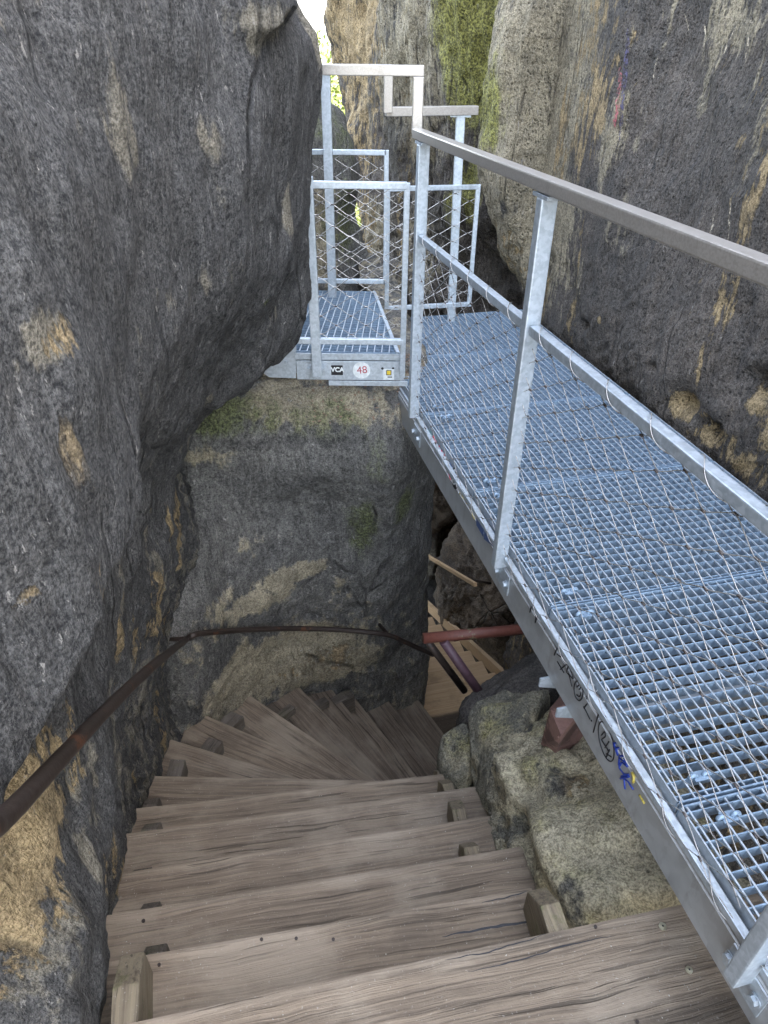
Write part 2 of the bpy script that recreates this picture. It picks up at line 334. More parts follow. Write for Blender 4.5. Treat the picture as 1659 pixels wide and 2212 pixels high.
# ---- left cliff -------------------------------------------------
def left_rows():
    R = []
    def row(z, c2, c3, c4, e, wrap):
        R.append([(-1.5, -3, z), (-1.15, -1.2, z), (c2[0], c2[1], z), (c3[0], c3[1], z), (c4[0], c4[1], z), tuple(e)] + [tuple(w) for w in wrap])
    def up(px, py, Y, c3x, c4x, c2x=-.78):
        e = PY(px, py, Y); z = e[2]
        row(z, (c2x, -.1), (c3x, .85), (c4x, 1.75), e, [(e[0] - .10, e[1] + .22, z + .02), (e[0] - .55, e[1] + .55, z + .02), (-2.6, 3.6, z), (-4.5, 3.8, z)])
    for z, x in ((3.9, -1.0), (3.0, -.85), (2.2, -.60)):
        row(z, (-1.0 - .03 * z, -.1), (x - .22, .85), (x - .1, 1.75), (x, 2.55, z), [(x - .12, 2.8, z), (x - .6, 3.1, z), (-2.6, 3.6, z), (-4.5, 3.8, z)])
    up(636, -30, 2.58, -.72, -.50)
    up(689, 95, 2.6, -.68, -.46)
    up(691, 200, 2.62, -.66, -.45)
    up(669, 340, 2.62, -.64, -.44)
    up(667, 520, 2.62, -.62, -.46)
    up(669, 680, 2.6, -.61, -.56)
    up(612, 775, 2.56, -.62, -.66)
    up(520, 812, 2.5, -.62, -.70)
    up(432, 905, 2.45, -.64, -.76)
    up(398, 1000, 2.42, -.68, -.82)
    def lo(z, c3, c4, e): row(z, (-.60, -.1), c3, c4, (e[0], e[1], z), [(e[0] - .02, e[1] + .22, z), (e[0] - .35, e[1] + .6, z), (-2.6, 3.6, z), (-4.5, 3.8, z)])
    lo(-.45, (-.72, .8), (-.86, 1.55), (-.885, 2.40))
    lo(-.85, (-.81, .85), (-.94, 1.5), (-.97, 2.40))
    lo(-1.4, (-.97, .95), (-1.04, 1.55), (-1.05, 2.44))
    lo(-2.2, (-1.0, .95), (-1.05, 1.55), (-1.07, 2.46))
    lo(-4.6, (-1.0, .95), (-1.05, 1.6), (-1.05, 2.46))
    return R[::-1]
S = Surf(left_rows(), side=1, res=.011)
def ldisp(p, n):
    y, z = p[:, 1], p[:, 2]
    d = .085 * fbm(p * [1.1, 1.1, .8] + 3, 4) + .018 * fbm(p * [4.5, 4.5, 2.2] + 8, 4)
    zl = .47 + .38 * (y - .75) + .05 * pnoise(p * 3 + 5)                       # lip of the upper mass, rising away from the camera
    lip = sstep(zl - .015, zl + .04, z) * sstep(1.45, .95, y) * sstep(zl + 1.2, zl + .2, z)
    d += .13 * lip
    zc = -.02 + .05 * fbm(p * 2.5, 3); belly = sstep(.12, -.12, z - .02) * sstep(-.75, -.2, z) * sstep(.95, .6, y)
    d += .055 * belly
    ch = sstep(1.2, 2.0, y) * sstep(.95, .6, z) + .6 * sstep(.0, -.4, z)
    d += .0085 * ch * pnoise(np.stack([p[:, 0] * 9, (y + z * 1.1) * 26, (z - y * .5) * 7], 1))
    d += .012 * ridged(p * [7, 7, 2.6] + 2, 3) * .5
    a, b = PD(399, 90, 2.15), PD(560, 18, 2.45); zz_ = np.interp(y, [a[1], b[1]], [a[2], b[2]]) + .02 * pnoise(p * 9)     # ledge with an undercut
    d += .06 * sstep(zz_ - .012, zz_ + .02, z) * sstep(zz_ + .35, zz_ + .05, z) * sstep(a[1] - .12, a[1] + .05, y) * sstep(b[1] + .25, b[1] + .05, y)
    d -= (.015 + .03 * sstep(1.0, 1.3, z)) * sstep(2.0, 2.5, y) * sstep(.1, .6, z)
    return d
S.push(ldisp)
S.push(lambda p, n: .007 * fbm(p * [16, 16, 8], 4))
P = S.pts(); me = S.mesh("cliff")
spots = [(610, 60, .13, .05, PALE, .7), (565, 95, .05, .04, PALE, .8), (690, 60, .06, .12, PALE, .75), (270, 270, .05, .12, PALE, .65), (480, 310, .06, .06, PALE, .55), (635, 455, .035, .07, PALE, .8),
         (130, 735, .05, .035, TAN, .52), (160, 985, .02, .045, TAN, .72), (100, 740, .06, .04, PALE, .7), (585, 660, .02, .015, MOSS, .75), (380, 1130, .025, .1, TAN, .7), (400, 1225, .02, .05, PALE, .9),
         (235, 1260, .02, .07, TAN, .65), (270, 1400, .03, .14, TAN, .6), (80, 1285, .03, .015, TAN, .6), (180, 1640, .02, .09, TAN, .65), (30, 1850, .20, .15, TAN, 1.0), (100, 1760, .12, .12, TAN, .9), (60, 1960, .1, .1, TAN, .75),
         (110, 2080, .14, .12, PALE, .5), (200, 1850, .03, .12, PALE, .6), (320, 1500, .1, .2, PALE, .42), (350, 1400, .1, .12, PALE, .5), (300, 480, .5, .4, DARK, .25), (500, 420, .05, .05, PALE, .45), (420, 620, .4, .05, PALE, .38), (660, 60, .05, .1, MOSS, .35), (60, 1480, .3, .22, DARK, .5), (60, 1150, .35, .3, DARK, .42), (200, 700, .5, .4, DARK, .3)]
def lextra(P, m):
    w = sstep(.35, -.6, P[:, 2]) * sstep(.6, 1.6, P[:, 1]) * .42; sk = fbm(np.stack([P[:, 0] * 6, P[:, 1] * 6, P[:, 2] * 1.2], 1), 4); m[:, TAN] = np.maximum(m[:, TAN], .55 * sstep(.2, .55, sk) * sstep(.3, -.2, P[:, 2]) * sstep(.5, .9, P[:, 1])); m[:, PALE] = np.maximum(m[:, PALE], (.50 - .22 * sstep(.0, .5, P[:, 2])) * sstep(.1, .5, fbm(P * [7, 7, 3.] + 9, 3))); m[:, PALE] = np.maximum(m[:, PALE], w)
    m[:, DARK] = np.maximum(m[:, DARK], .18 * sstep(.2, .8, P[:, 2]) * sstep(.0, .6, fbm(P * 1.3, 3)))
setattr4(me, "mask", paint(P, spots, lextra))
tag(link("cliff", me, M['left']), "dark grey overhanging sandstone cliff on the left, bulging over the stairs", None, kind='structure')

# ---- rock block under the platform (niche) ------------------------
def mid_rows():
    R = []
    def row(z, pts, ex, back=1.0, dz=0):
        R.append([(-2.4, 2.9 + dz, z), (-1.5, pts[0][1] + .02, z)] + [(x, y, z) for x, y in pts] + [(ex[0], ex[1], z), (ex[0] + .03, ex[1] + .18, z), (ex[0] - .05, ex[1] + .7, z), (ex[0] - .3, ex[1] + 1.3, z)])
    base = lambda dy: [(-1.05, 2.95 + dy), (-.72, 2.97 + dy), (-.42, 2.98 + dy), (-.15, 2.98 + dy), (.06, 3.0 + dy)]
    row(.10, [(x, 4.1) for x in (-1.05, -.72, -.42, -.25, -.1)], (.0, 4.2))
    row(.07, [(x, 3.5) for x in (-1.05, -.72, -.42, -.2, -.02)], (.10, 3.6))
    row(.03, [(x, 3.12) for x in (-1.05, -.72, -.42, -.2, .0)], (.13, 3.25))
    row(.0, base(.16)[:-1] + [(.02, 3.2)], (.17, 3.3))
    row(-.04, base(.03)[:-1] + [(.04, 3.07)], (XP(905, 3.2, -.05), 3.2))
    row(-.13, base(-.05)[:-1] + [(.06, 2.98)], (XP(913, 3.12, -.12), 3.12))
    row(-.26, base(-.10), (XP(921, 3.10, -.26), 3.10))
    row(-.42, base(-.12), (XP(925, 3.12, -.42), 3.12))
    row(-.7, [(-.97, 2.55), (-.76, 2.80), (-.42, 2.92), (-.15, 2.94), (.06, 2.97)], (XP(922, 3.2, -.7), 3.2))
    row(-1.1, [(-1.0, 2.40), (-.80, 2.68), (-.46, 2.90), (-.15, 3.0), (.06, 3.08)], (XP(917, 3.28, -1.1), 3.28))
    row(-1.6, [(-1.03, 2.36), (-.80, 2.70), (-.47, 2.96), (-.17, 3.05), (.06, 3.17)], (XP(912, 3.36, -1.6), 3.36))
    row(-2.1, [(-1.04, 2.36), (-.79, 2.71), (-.49, 2.97), (-.2, 3.09), (.06, 3.23)], (XP(911, 3.42, -2.1), 3.42))
    row(-2.7, [(-1.06, 2.55), (-.78, 2.80), (-.5, 3.02), (-.2, 3.14), (.06, 3.27)], (XP(909, 3.46, -2.7), 3.46))
    row(-4.6, [(-1.06, 2.6), (-.78, 2.85), (-.5, 3.05), (-.2, 3.2), (.06, 3.3)], (XP(905, 3.5, -4.6), 3.5))
    return R[::-1]
S = Surf(mid_rows(), side=1, res=.011)
S.push(lambda p, n: .028 * fbm(p * [1.5, 1.5, 1.5] + 40, 4) + .013 * fbm(p * [5, 5, 4] + 21, 5) + .010 * ridged(p * [6, 6, 5] + 2, 3) * .5)
S.push(lambda p, n: .005 * fbm(p * [19, 19, 15], 4) + .006 * sstep(-.9, -1.3, p[:, 2]) * pnoise(np.stack([p[:, 0] * 14, p[:, 1] * 14, (p[:, 2] + p[:, 0] * .8) * 16], 1)))
P = S.pts(); me = S.mesh("cliff")
spots = [(470, 880, .17, .10, MOSS, .95), (560, 890, .2, .09, MOSS, .6), (700, 915, .24, .10, MOSS, .65), (650, 870, .4, .09, PALE, .8), (620, 840, .2, .05, PALE, .75), (760, 850, .12, .05, PALE, .7), (850, 880, .12, .12, PALE, .45), (790, 1150, .08, .24, MOSS, .78), (880, 1100, .06, .14, MOSS, .9), (830, 1000, .1, .2, MOSS, .4),
         (450, 1000, .12, .06, PALE, .55), (640, 1255, .2, .07, PALE, .85), (560, 1310, .3, .08, PALE, .7), (740, 1300, .12, .05, PALE, .5), (600, 1440, .55, .20, PALE, .95), (720, 1450, .34, .15, PALE, .95), (700, 1440, .26, .12, TAN, .5), (520, 1450, .2, .12, PALE, .8), (480, 1330, .14, .1, PALE, .6), (740, 1270, .1, .05, PALE, .5), (850, 1420, .12, .14, DARK, .5), (860, 1480, .1, .1, DARK, .4),
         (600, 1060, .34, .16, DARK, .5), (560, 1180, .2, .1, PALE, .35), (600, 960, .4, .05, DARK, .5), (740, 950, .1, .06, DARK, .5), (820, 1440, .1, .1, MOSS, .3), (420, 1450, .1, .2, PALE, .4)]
def mextra(P, m):
    z = P[:, 2]; m[:, PALE] = np.maximum(m[:, PALE], .45 * sstep(-.10, -.02, z)); m[:, PALE] = np.maximum(m[:, PALE], .30 * sstep(-1.0, -1.5, z))
setattr4(me, "mask", paint(P, spots, mextra))
tag(link("cliff", me, M['niche']), "grey rock block with mossy top under the metal platform", None, kind='structure')

# ---- right cliff ----------------------------------------------------
def right_rows():
    R = []
    for z, off, rid in ((-4.6, .20, .0), (-2.6, .22, .0), (-1.3, .24, .03), (-.55, .24, .05), (-.2, .16, .10), (.05, .07, 0.0), (.35, .05, 0), (.7, .07, 0), (1.1, .10, 0), (1.5, .14, 0), (2.4, .22, 0), (3.4, .3, 0), (4.4, .4, 0)):
        X = lambda y: 1.887 - .2535 * y + off
        zz = min(max(z, -.6), 1.6)
        rp = np.interp(zz, [-.6, -.2, .1, .35, .6, .9, 1.3, 1.6], [1140, 1150, 1142, 1085, 1042, 1036, 1068, 1075])     # edge of the pale rib
        gp = np.interp(zz, [-.6, -.2, .1, .4, 1.6], [1075, 1065, 1040, 1005, 1000])                                           # mossy groove
        rx = XP(rp, 4.35, zz); gx = XP(gp, 4.95, zz)
        bx = XP(np.interp(zz, [-.6, .2, 1.6], [930, 905, 880]), 5.9, zz); fx = XP(np.interp(zz, [-.6, .2, 1.6], [800, 800, 800]), 6.9, zz)
        cp = np.interp(zz, [-.6, .0, .3, .6, 1.0, 1.35, 1.6], [812, 800, 786, 770, 748, 730, 726]); cx = XP(cp, 7.6, zz)
        if z < -1: rx, gx, bx, fx, cx = 1.5, 1.45, 1.4, 1.35, 1.3
        R.append([(X(-3), -3, z), (X(-1), -1, z), (X(.4), .4, z), (X(1.5), 1.5, z), (X(2.5), 2.5, z), (X(3.3), 3.3, z), (min(X(4.0), rx + .22) if z > -1 else X(4.0), 4.02, z), (rx, 4.35, z), (rx + .10, 4.62, z), (gx, 4.95, z), (gx - .12, 5.2, z), (bx, 5.9, z), (fx, 6.9, z), (cx, 7.6, z), (cx + .25, 8.1, z), (cx + 2.5, 9, z), (6, 9, z)])
    return R[::-1]
S = Surf(right_rows()[::-1], side=-1, res=.013)
def rdisp(p, n):
    d = .05 * fbm(p * [1.2, 1.2, .9] + 60, 4) * sstep(-1.2, .0, p[:, 2] + .9)
    far = sstep(4.0, 5.0, p[:, 1]); d = d + far * (.10 * fbm(p * [2.2, 2.2, 1.0] + 12, 4) + .05 * ridged(p * [4, 4, 1.3] + 31, 4) * .6)
    rib = np.exp(-((p[:, 1] - 4.2) / .45) ** 2); d += rib * (.06 * fbm(p * [3, 3, 1.6] + 9, 4))
    d += .012 * fbm(p * [7, 7, 5] + 77, 4)
    lo = sstep(.1, -.3, p[:, 2]); d += lo * .06 * ridged(p * [3, 3, 3] + 5, 4) * .5
    # wind-worn hollows near the walkway
    for (x, y, r, dp) in ((1480, 870, .10, .07), (1640, 830, .09, .12), (1530, 935, .09, .07), (1225, 770, .06, .05), (1270, 700, .05, .05), (1420, 790, .05, .04)):
        c = PO(x, y, 1.06); e = np.linalg.norm((p - c) * [1, 1, 1.5], axis=1); d -= dp * np.exp(-(e / r) ** 2 * 2)
    keep = sstep(.86, .98, (p[:, :2] - O2) @ V2 + d * 0) ; return d
S.push(rdisp)
S.push(lambda p, n: .007 * fbm(p * [20, 20, 14], 4) + .008 * sstep(.9, .3, p[:, 2]) * pnoise(np.stack([p[:, 0] * 6, (p[:, 1] * .8 + p[:, 2]) * 24, (p[:, 2] - p[:, 1]) * 5], 1)))
P = S.pts()
# keep the face clear of the bridge deck
oo = (P[:, :2] - O2) @ V2; ss = (P[:, :2] - O2) @ U2; bad = (P[:, 2] > -.35) & (ss < 4.05) & (oo < 1.02)
P[bad, :2] += V2 * (1.02 - oo[bad])[:, None]
me = S.mesh("cliff")
spots = [(1280, 90, .10, .14, TAN, .5), (1280, 230, .12, .22, TAN, .62), (1240, 330, .05, .15, TAN, .55), (1300, 300, .1, .2, PALE, .6), (1100, 480, .42, .40, PALE, 1.), (1090, 240, .42, .5, PALE, 1.), (1200, 130, .45, .5, PALE, .72), (1180, 420, .25, .4, PALE, .6), (1270, 120, .25, .35, TAN, .5), (1080, 560, .14, .2, TAN, .5), (1120, 80, .14, .3, PALE, .6),
         (1010, 60, .36, .44, MOSS, .95), (1030, 150, .3, .3, MOSS, .95), (1040, 230, .14, .2, MOSS, .9), (985, 180, .16, .22, MOSS, .75), (1010, 210, .1, .15, MOSS, .9), (1000, 420, .09, .26, MOSS, .95), (1015, 360, .08, .12, MOSS, .9), (960, 450, .1, .2, MOSS, .6), (940, 100, .3, .3, PALE, .5), (900, 40, .3, .3, PALE, .45), (745, 60, .7, 1.1, TAN, .75), (850, 120, .9, .8, PALE, .75), (780, 250, .4, .6, TAN, .6), (900, 560, .5, .4, PALE, .5), (770, 480, .3, .4, TAN, .6), (745, 330, .4, .6, TAN, .5), (790, 500, .25, .3, PALE, .7), (820, 40, .3, .3, DARK, .5), (830, 300, .3, .5, DARK, .6), (800, 420, .2, .3, DARK, .3),
         (1600, 60, .10, .1, PALE, .6), (1560, 110, .03, .12, TAN, .5), (1640, 250, .06, .2, PALE, .5), (1480, 870, .10, .06, TAN, .95), (1530, 935, .08, .05, TAN, .85), (1640, 850, .06, .06, TAN, .85), (1225, 770, .04, .03, TAN, .8), (1280, 690, .03, .02, TAN, .7), (1600, 1010, .16, .06, TAN, .7), (1560, 960, .1, .05, TAN, .6), (1650, 950, .06, .08, TAN, .7), (1400, 500, .35, .3, DARK, .35), (1500, 300, .4, .4, DARK, .4), (1330, 500, .12, .15, PALE, .42), (1230, 600, .08, .2, PALE, .5), (1120, 600, .12, .12, TAN, .4), (1150, 640, .2, .06, TAN, .4), (1080, 460, .05, .07, DARK, .55), (1220, 360, .06, .08, DARK, .55), (1260, 420, .08, .12, DARK, .5)]
def rextra(P, m):  # pale and tan masks and spots partly put warm light into the colour
    sk = fbm(np.stack([P[:, 0] * 5, P[:, 1] * 5, P[:, 2] * .7], 1) + 3, 4); m[:, PALE] = np.maximum(m[:, PALE], .55 * sstep(.0, .45, sk) * sstep(1.6, 3.0, P[:, 1]) * sstep(.2, .7, P[:, 2])); m[:, TAN] = np.maximum(m[:, TAN], .5 * sstep(.25, .6, fbm(np.stack([P[:, 0] * 4, P[:, 1] * 4, P[:, 2] * .5], 1) + 23, 4)) * sstep(1.2, 2.4, P[:, 1]))
    lo = sstep(-.05, -.3, P[:, 2]); m[:, TAN] = np.maximum(m[:, TAN], .38 * lo * (P[:, 1] < 4)); m[:, PALE] = np.maximum(m[:, PALE], .34 * np.exp(-((P[:, 1] - 4.15) / .5) ** 2))
setattr4(me, "mask", paint(P, spots, rextra))
rc = tag(link("cliff", me, M['right']), "brown black sandstone cliff wall beside the walkway with a pale rib and mossy groove", None, kind='structure')

# paint line sprayed on the right cliff
def on_mesh(me_pts, px, py):
    q = proj(me_pts); e = np.hypot(q[:, 0] - px, q[:, 1] - py); k = np.where(e < max(6, e.min() + 2))[0]; return me_pts[k[np.argmin(np.linalg.norm(me_pts[k] - [0, 0, H], axis=1))]]
def ribbon(path, w, off, name, mat, parent, label=None):
    path = np.array(path); path = path[np.r_[True, np.linalg.norm(np.diff(path, axis=0), axis=1) > .004]]
    if len(path) < 3: return None
    path[1:-1] = (path[:-2] + path[1:-1] * 2 + path[2:]) / 4; d = np.gradient(path, axis=0); d /= np.linalg.norm(d, axis=1)[:, None]; n = np.array([-V2[0], -V2[1], 0]); sd_ = np.cross(d, n)
    wv = w * (1 + .3 * pnoise(path * 20))[:, None] * np.minimum(1, np.minimum(np.arange(len(path)), np.arange(len(path))[::-1]) / 4 + .15)[:, None]
    A, B = path + sd_ * wv / 2 + n * off, path - sd_ * wv / 2 + n * off; V = np.concatenate([A, B]); k = len(path); i = np.arange(k - 1)
    return link(name, mesh_np(name, V, np.stack([i, i + 1, i + 1 + k, i + k], 1)), mat, parent)
ribbon([on_mesh(P, x, y) for x, y in zip(np.linspace(1332, 1343, 26), np.linspace(285, 140, 26))], .028, .012, "paint_line", M['fadedred'], rc)
ribbon([on_mesh(P, x, y) for x, y in zip(np.linspace(1340, 1360, 22), np.linspace(300, 60, 22))], .035, .010, "paint_line", M['fadedblue'], rc)

for pts in ([(1520, 40), (1525, 75), (1515, 110)], [(1555, 42), (1575, 38), (1595, 45)], [(1590, 60), (1575, 90), (1562, 120)], [(1600, 45), (1640, 40)], [(1625, 45), (1615, 100), (1608, 150)], [(1560, 50), (1548, 85)], [(1650, 20), (1640, 60)], [(1480, 30), (1490, 70)], [(1420, 120), (1412, 175)], [(1580, 430), (1572, 520)], [(1545, 450), (1530, 540)]):
    tt = np.linspace(0, len(pts) - 1, 14); ribbon([on_mesh(P, np.interp(t, range(len(pts)), [a for a, b in pts]), np.interp(t, range(len(pts)), [b for a, b in pts])) for t in tt], .010, .007, "scratch", M['scratch'], rc)

# ---- far left rock behind the platform ------------------------------
def far_rows():
    R = []
    for px, py in ((640, 120), (690, 206), (728, 270), (746, 350), (758, 450), (790, 540), (800, 640), (800, 760), (780, 900)):
        e = PY(px, py, 5.2); z = e[2]
        R.append([(-4, 4.2, z), (-1.6, 4.35, z), (e[0] - .7, 4.5, z), (e[0] - .3, 4.7, z), (e[0] - .08, 4.95, z), tuple(e), (e[0] - .1, 5.6, z), (e[0] - .8, 6.2, z), (-4, 6.4, z)])
    b = [(x, y, -4.6) for x, y, z in R[-1]]; return [*R, b][::-1]
S = Surf(far_rows(), side=1, res=.025)
S.push(lambda p, n: .09 * fbm(p * 1.6 + 4, 5) + .03 * ridged(p * [5, 5, 2] + 4, 4) * .5)
P2 = S.pts(); me = S.mesh("cliff")
setattr4(me, "mask", paint(P2, [(720, 250, .3, .35, MOSS, .55), (755, 470, .2, .25, MOSS, .7), (700, 480, .2, .3, PALE, .6), (690, 560, .2, .2, PALE, .7)]))
tag(link("cliff", me, M['niche']), "greenish rock leaning behind the metal platform in the gap", None, kind='structure')

# ---- gorge floor and the land beyond ---------------------------------
V = []; N = 90
xs = np.concatenate([[-900, -200, -60], np.linspace(-25, 25, N), [60, 200, 900]]); ys = np.concatenate([[-900, -200, -60], np.linspace(-20, 60, N), [120, 300, 900]])
X, Y = np.meshgrid(xs, ys); Z = -4.4 - 5.5 * sstep(8, 16, Y); g = np.stack([X, Y, Z], -1).reshape(-1, 3); g[:, 2] += .25 * fbm(g * .5, 3)
i = np.arange(len(xs) * len(ys)).reshape(len(ys), len(xs)); q = np.stack([i[:-1, :-1], i[:-1, 1:], i[1:, 1:], i[1:, :-1]], -1).reshape(-1, 4)
me = mesh_np("ground", g, q); setattr4(me, "mask", np.tile([0, .55, 0, 0], (len(g), 1)) * (g[:, 1] > 9)[:, None]); tag(link("ground", me, M['soil']), "rocky gorge floor", kind='structure')

# ------------------------------------------------------------------ boulders
def boulder(name, pts, mat, label, spots=(), k=14, sub=6, amp=.03, seed=0, extra=None, group=None, freq=1.0):
    pts = np.asarray(pts, float); c = pts.mean(0); bm = bmesh.new()
    for p in pts: bm.verts.new(tuple(p - c))
    bmesh.ops.convex_hull(bm, input=bm.verts[:]); bm.normal_update()
    nn, dd = [], []
    for f in bm.faces:
        n_ = np.array(f.normal); d = n_.dot(np.array(f.calc_center_median()))
        if d < 0: n_, d = -n_, -d
        if d > 1e-4: nn.append(n_); dd.append(d)
    bm.free(); nn = np.array(nn); dd = np.array(dd)
    bs = bmesh.new(); bmesh.ops.create_icosphere(bs, subdivisions=sub, radius=1); me = bpy.data.meshes.new(name); bs.to_mesh(me); bs.free()
    D = np.zeros(len(me.vertices) * 3, np.float32); me.vertices.foreach_get("co", D); D = D.reshape(-1, 3).astype(float)
    r = (np.maximum(D @ nn.T / dd, 0) ** k).sum(1) ** (-1 / k); P = D * r[:, None] + c
    P = P + D * (amp * (1.6 * fbm(P * 3.2 * freq + seed, 5) + .8 * (ridged(P * 4.5 * freq + seed + 3, 4) - 1)) + .009 * fbm(P * 22 + seed, 4))[:, None]
    me.vertices.foreach_set("co", P.astype(np.float32).ravel()); me.polygons.foreach_set("use_smooth", np.ones(len(me.polygons), bool)); me.update()
    setattr4(me, "mask", paint(P, spots, extra)); o = link(name, me, mat); return tag(o, label, "boulder", group)
Zt = lambda l: [PZ(x, y, z) for x, y, z in l]
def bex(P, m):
    top = sstep(-.75, -.5, P[:, 2]); m[:, PALE] = np.maximum(m[:, PALE], .48 + .30 * top); m[:, MOSS] = np.maximum(m[:, MOSS], .36 * sstep(-.9, -.5, P[:, 2])); m[:, DARK] = np.maximum(m[:, DARK], .5 * sstep(-.60, -.85, P[:, 2])); m[:, DARK] = np.maximum(m[:, DARK], .46 * sstep(.0, .5, fbm(P * [5, 5, 3] + 13, 4)))  # paler top, darker towards the bottom, plus dark noise blotches
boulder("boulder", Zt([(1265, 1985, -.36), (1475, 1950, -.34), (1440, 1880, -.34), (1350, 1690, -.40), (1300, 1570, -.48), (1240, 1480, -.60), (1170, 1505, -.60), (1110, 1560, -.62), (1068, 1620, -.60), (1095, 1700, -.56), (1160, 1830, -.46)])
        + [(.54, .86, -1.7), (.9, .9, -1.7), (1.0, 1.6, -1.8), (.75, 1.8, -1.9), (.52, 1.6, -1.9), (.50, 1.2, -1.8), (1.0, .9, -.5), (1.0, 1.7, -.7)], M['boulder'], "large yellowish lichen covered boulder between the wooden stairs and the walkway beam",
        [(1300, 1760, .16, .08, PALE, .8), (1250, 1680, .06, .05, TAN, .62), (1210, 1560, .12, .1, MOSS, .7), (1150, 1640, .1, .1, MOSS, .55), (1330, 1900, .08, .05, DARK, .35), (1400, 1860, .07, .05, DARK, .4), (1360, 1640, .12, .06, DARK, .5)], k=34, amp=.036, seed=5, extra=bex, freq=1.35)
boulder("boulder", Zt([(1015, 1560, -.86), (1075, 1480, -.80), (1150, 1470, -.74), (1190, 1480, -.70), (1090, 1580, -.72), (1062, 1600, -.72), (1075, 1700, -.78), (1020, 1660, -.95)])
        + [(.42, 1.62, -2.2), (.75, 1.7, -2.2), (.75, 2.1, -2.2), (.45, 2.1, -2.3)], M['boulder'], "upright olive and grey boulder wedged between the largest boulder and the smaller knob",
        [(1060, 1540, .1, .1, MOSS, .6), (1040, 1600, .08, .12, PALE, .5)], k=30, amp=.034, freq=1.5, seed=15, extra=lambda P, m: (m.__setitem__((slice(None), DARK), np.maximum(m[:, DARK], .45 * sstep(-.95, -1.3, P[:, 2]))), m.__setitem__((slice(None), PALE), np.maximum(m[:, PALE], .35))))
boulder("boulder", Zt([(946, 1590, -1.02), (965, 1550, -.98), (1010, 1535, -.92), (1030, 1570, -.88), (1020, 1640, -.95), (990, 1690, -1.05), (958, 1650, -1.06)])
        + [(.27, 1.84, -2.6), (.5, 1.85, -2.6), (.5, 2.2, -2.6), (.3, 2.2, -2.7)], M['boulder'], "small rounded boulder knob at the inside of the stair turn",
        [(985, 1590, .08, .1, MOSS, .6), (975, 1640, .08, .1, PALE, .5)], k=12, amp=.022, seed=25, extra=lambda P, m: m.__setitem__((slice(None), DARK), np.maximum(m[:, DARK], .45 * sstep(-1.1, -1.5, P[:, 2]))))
boulder("boulder", Zt([(978, 1530, -1.05), (985, 1500, -1.05), (1060, 1470, -.98), (1130, 1425, -.94), (1200, 1410, -.90), (1230, 1440, -.80), (1180, 1490, -.80), (1100, 1500, -.86), (1020, 1565, -1.0)])
        + [(.45, 2.1, -2.4), (1.05, 2.2, -2.4), (1.1, 2.6, -2.2), (.5, 2.6, -2.5), (1.0, 2.5, -1.0)], M['darkboulder'], "dark grey flat boulder below the red pipe barrier, under the walkway", (), k=16, amp=.020, seed=35)
boulder("boulder", [PY(945, 1240, 5.6), PY(955, 1160, 5.7), PY(1000, 1140, 5.6), PY(1045, 1200, 5.3), PY(1075, 1320, 4.9), PY(1060, 1395, 4.75), PY(1030, 1385, 4.9), PY(950, 1290, 5.5)] + [np.array(p) for p in ((.7, 5.6, -4.5), (1.5, 5, -4.5), (1.5, 6.2, -4.5), (.6, 6.3, -4.5), (1.4, 6, -1.8), (1.5, 5, -2.2))],
        M['brown'], "tall brown boulder behind the sloping wooden rail of the lower stairs", (), k=16, amp=.034, seed=45, freq=1.8)
boulder("boulder", [PY(905, 1010, 6.2), PY(960, 1020, 6.0), PY(1010, 1100, 5.9), PY(985, 1140, 6.1), PY(915, 1190, 6.4)] + [np.array(p) for p in ((.2, 7.2, -.8), (1.2, 7.2, -.8), (.9, 7, -2.6), (.2, 7.2, -2.9))],
        M['brown'], "brown pitted boulder high under the walkway end, above the tall brown boulder", (), k=10, amp=.045, seed=55, freq=.9)
boulder("boulder", [PY(905, 1215, 6.8), PY(925, 1205, 6.8), PY(945, 1225, 6.6), PY(938, 1265, 6.6), PY(905, 1265, 6.8)] + [np.array(p) for p in ((.2, 7.4, -2.9), (.8, 7.4, -3), (.8, 7.2, -4.4), (.2, 7.4, -4.4))],
        M['brown'], "pale round boulder at the foot of the lower stairs", [(925, 1230, .5, .3, PALE, .7)], k=9, sub=5, amp=.03, seed=65)

boulder("boulder", [np.array(p) for p in ((-1.2, 7.3, -.9), (.2, 7.2, -.75), (1.4, 7.3, -.9), (1.6, 8.6, -.8), (-1.3, 8.6, -.8), (-1.2, 7.2, -4.6), (1.5, 7.2, -4.6), (1.6, 8.8, -4.6), (-1.3, 8.8, -4.6))],
        M['brown'], "broad dark brown rock blocking the gorge far below the platform", (), k=14, amp=.05, seed=75)

# ------------------------------------------------------------------ upper wooden stairs
STEP_Z = [-.3 - .17 * i for i in range(15)]
NOSE = [((259, 2212), (1477, 1950)), ((226, 2076), (1150, 1915)), ((226, 1976), (1128, 1826)), ((242, 1887), (1082, 1757)), ((281, 1798), (1040, 1696)), ((301, 1744), (985, 1667)), ((348, 1675), (776, 1684)), ((418, 1611), (653, 1682)), ((457, 1549), (761, 1682)), ((574, 1524), (807, 1682)), ((657, 1494), (841, 1682)), ((732, 1507), (870, 1680)), ((790, 1536), (899, 1674)), ((849, 1524), (953, 1657)), ((907, 1515), (1000, 1640))]
NA, NB = [], []
PIV = np.array([.86, 1.5])
for i, (a, b) in enumerate(NOSE):
    A = PZ(*a, STEP_Z[i]); B = PZ(*b, STEP_Z[i])
    d = (B - A) / np.linalg.norm(B - A)
    if i >= 6:
        t = (PIV - A[:2]) @ d[:2]; B = A + d * max(.6, t - .40)
    if i == 5: B = B + d * .05
    A = A - d * (.10 if i < 6 else .13)
    NA.append(A); NB.append(B)
stairs = empty("wooden_staircase", (0, .9, -.5), "worn grey brown wooden stairs winding down around the rock block in the foreground", "staircase")
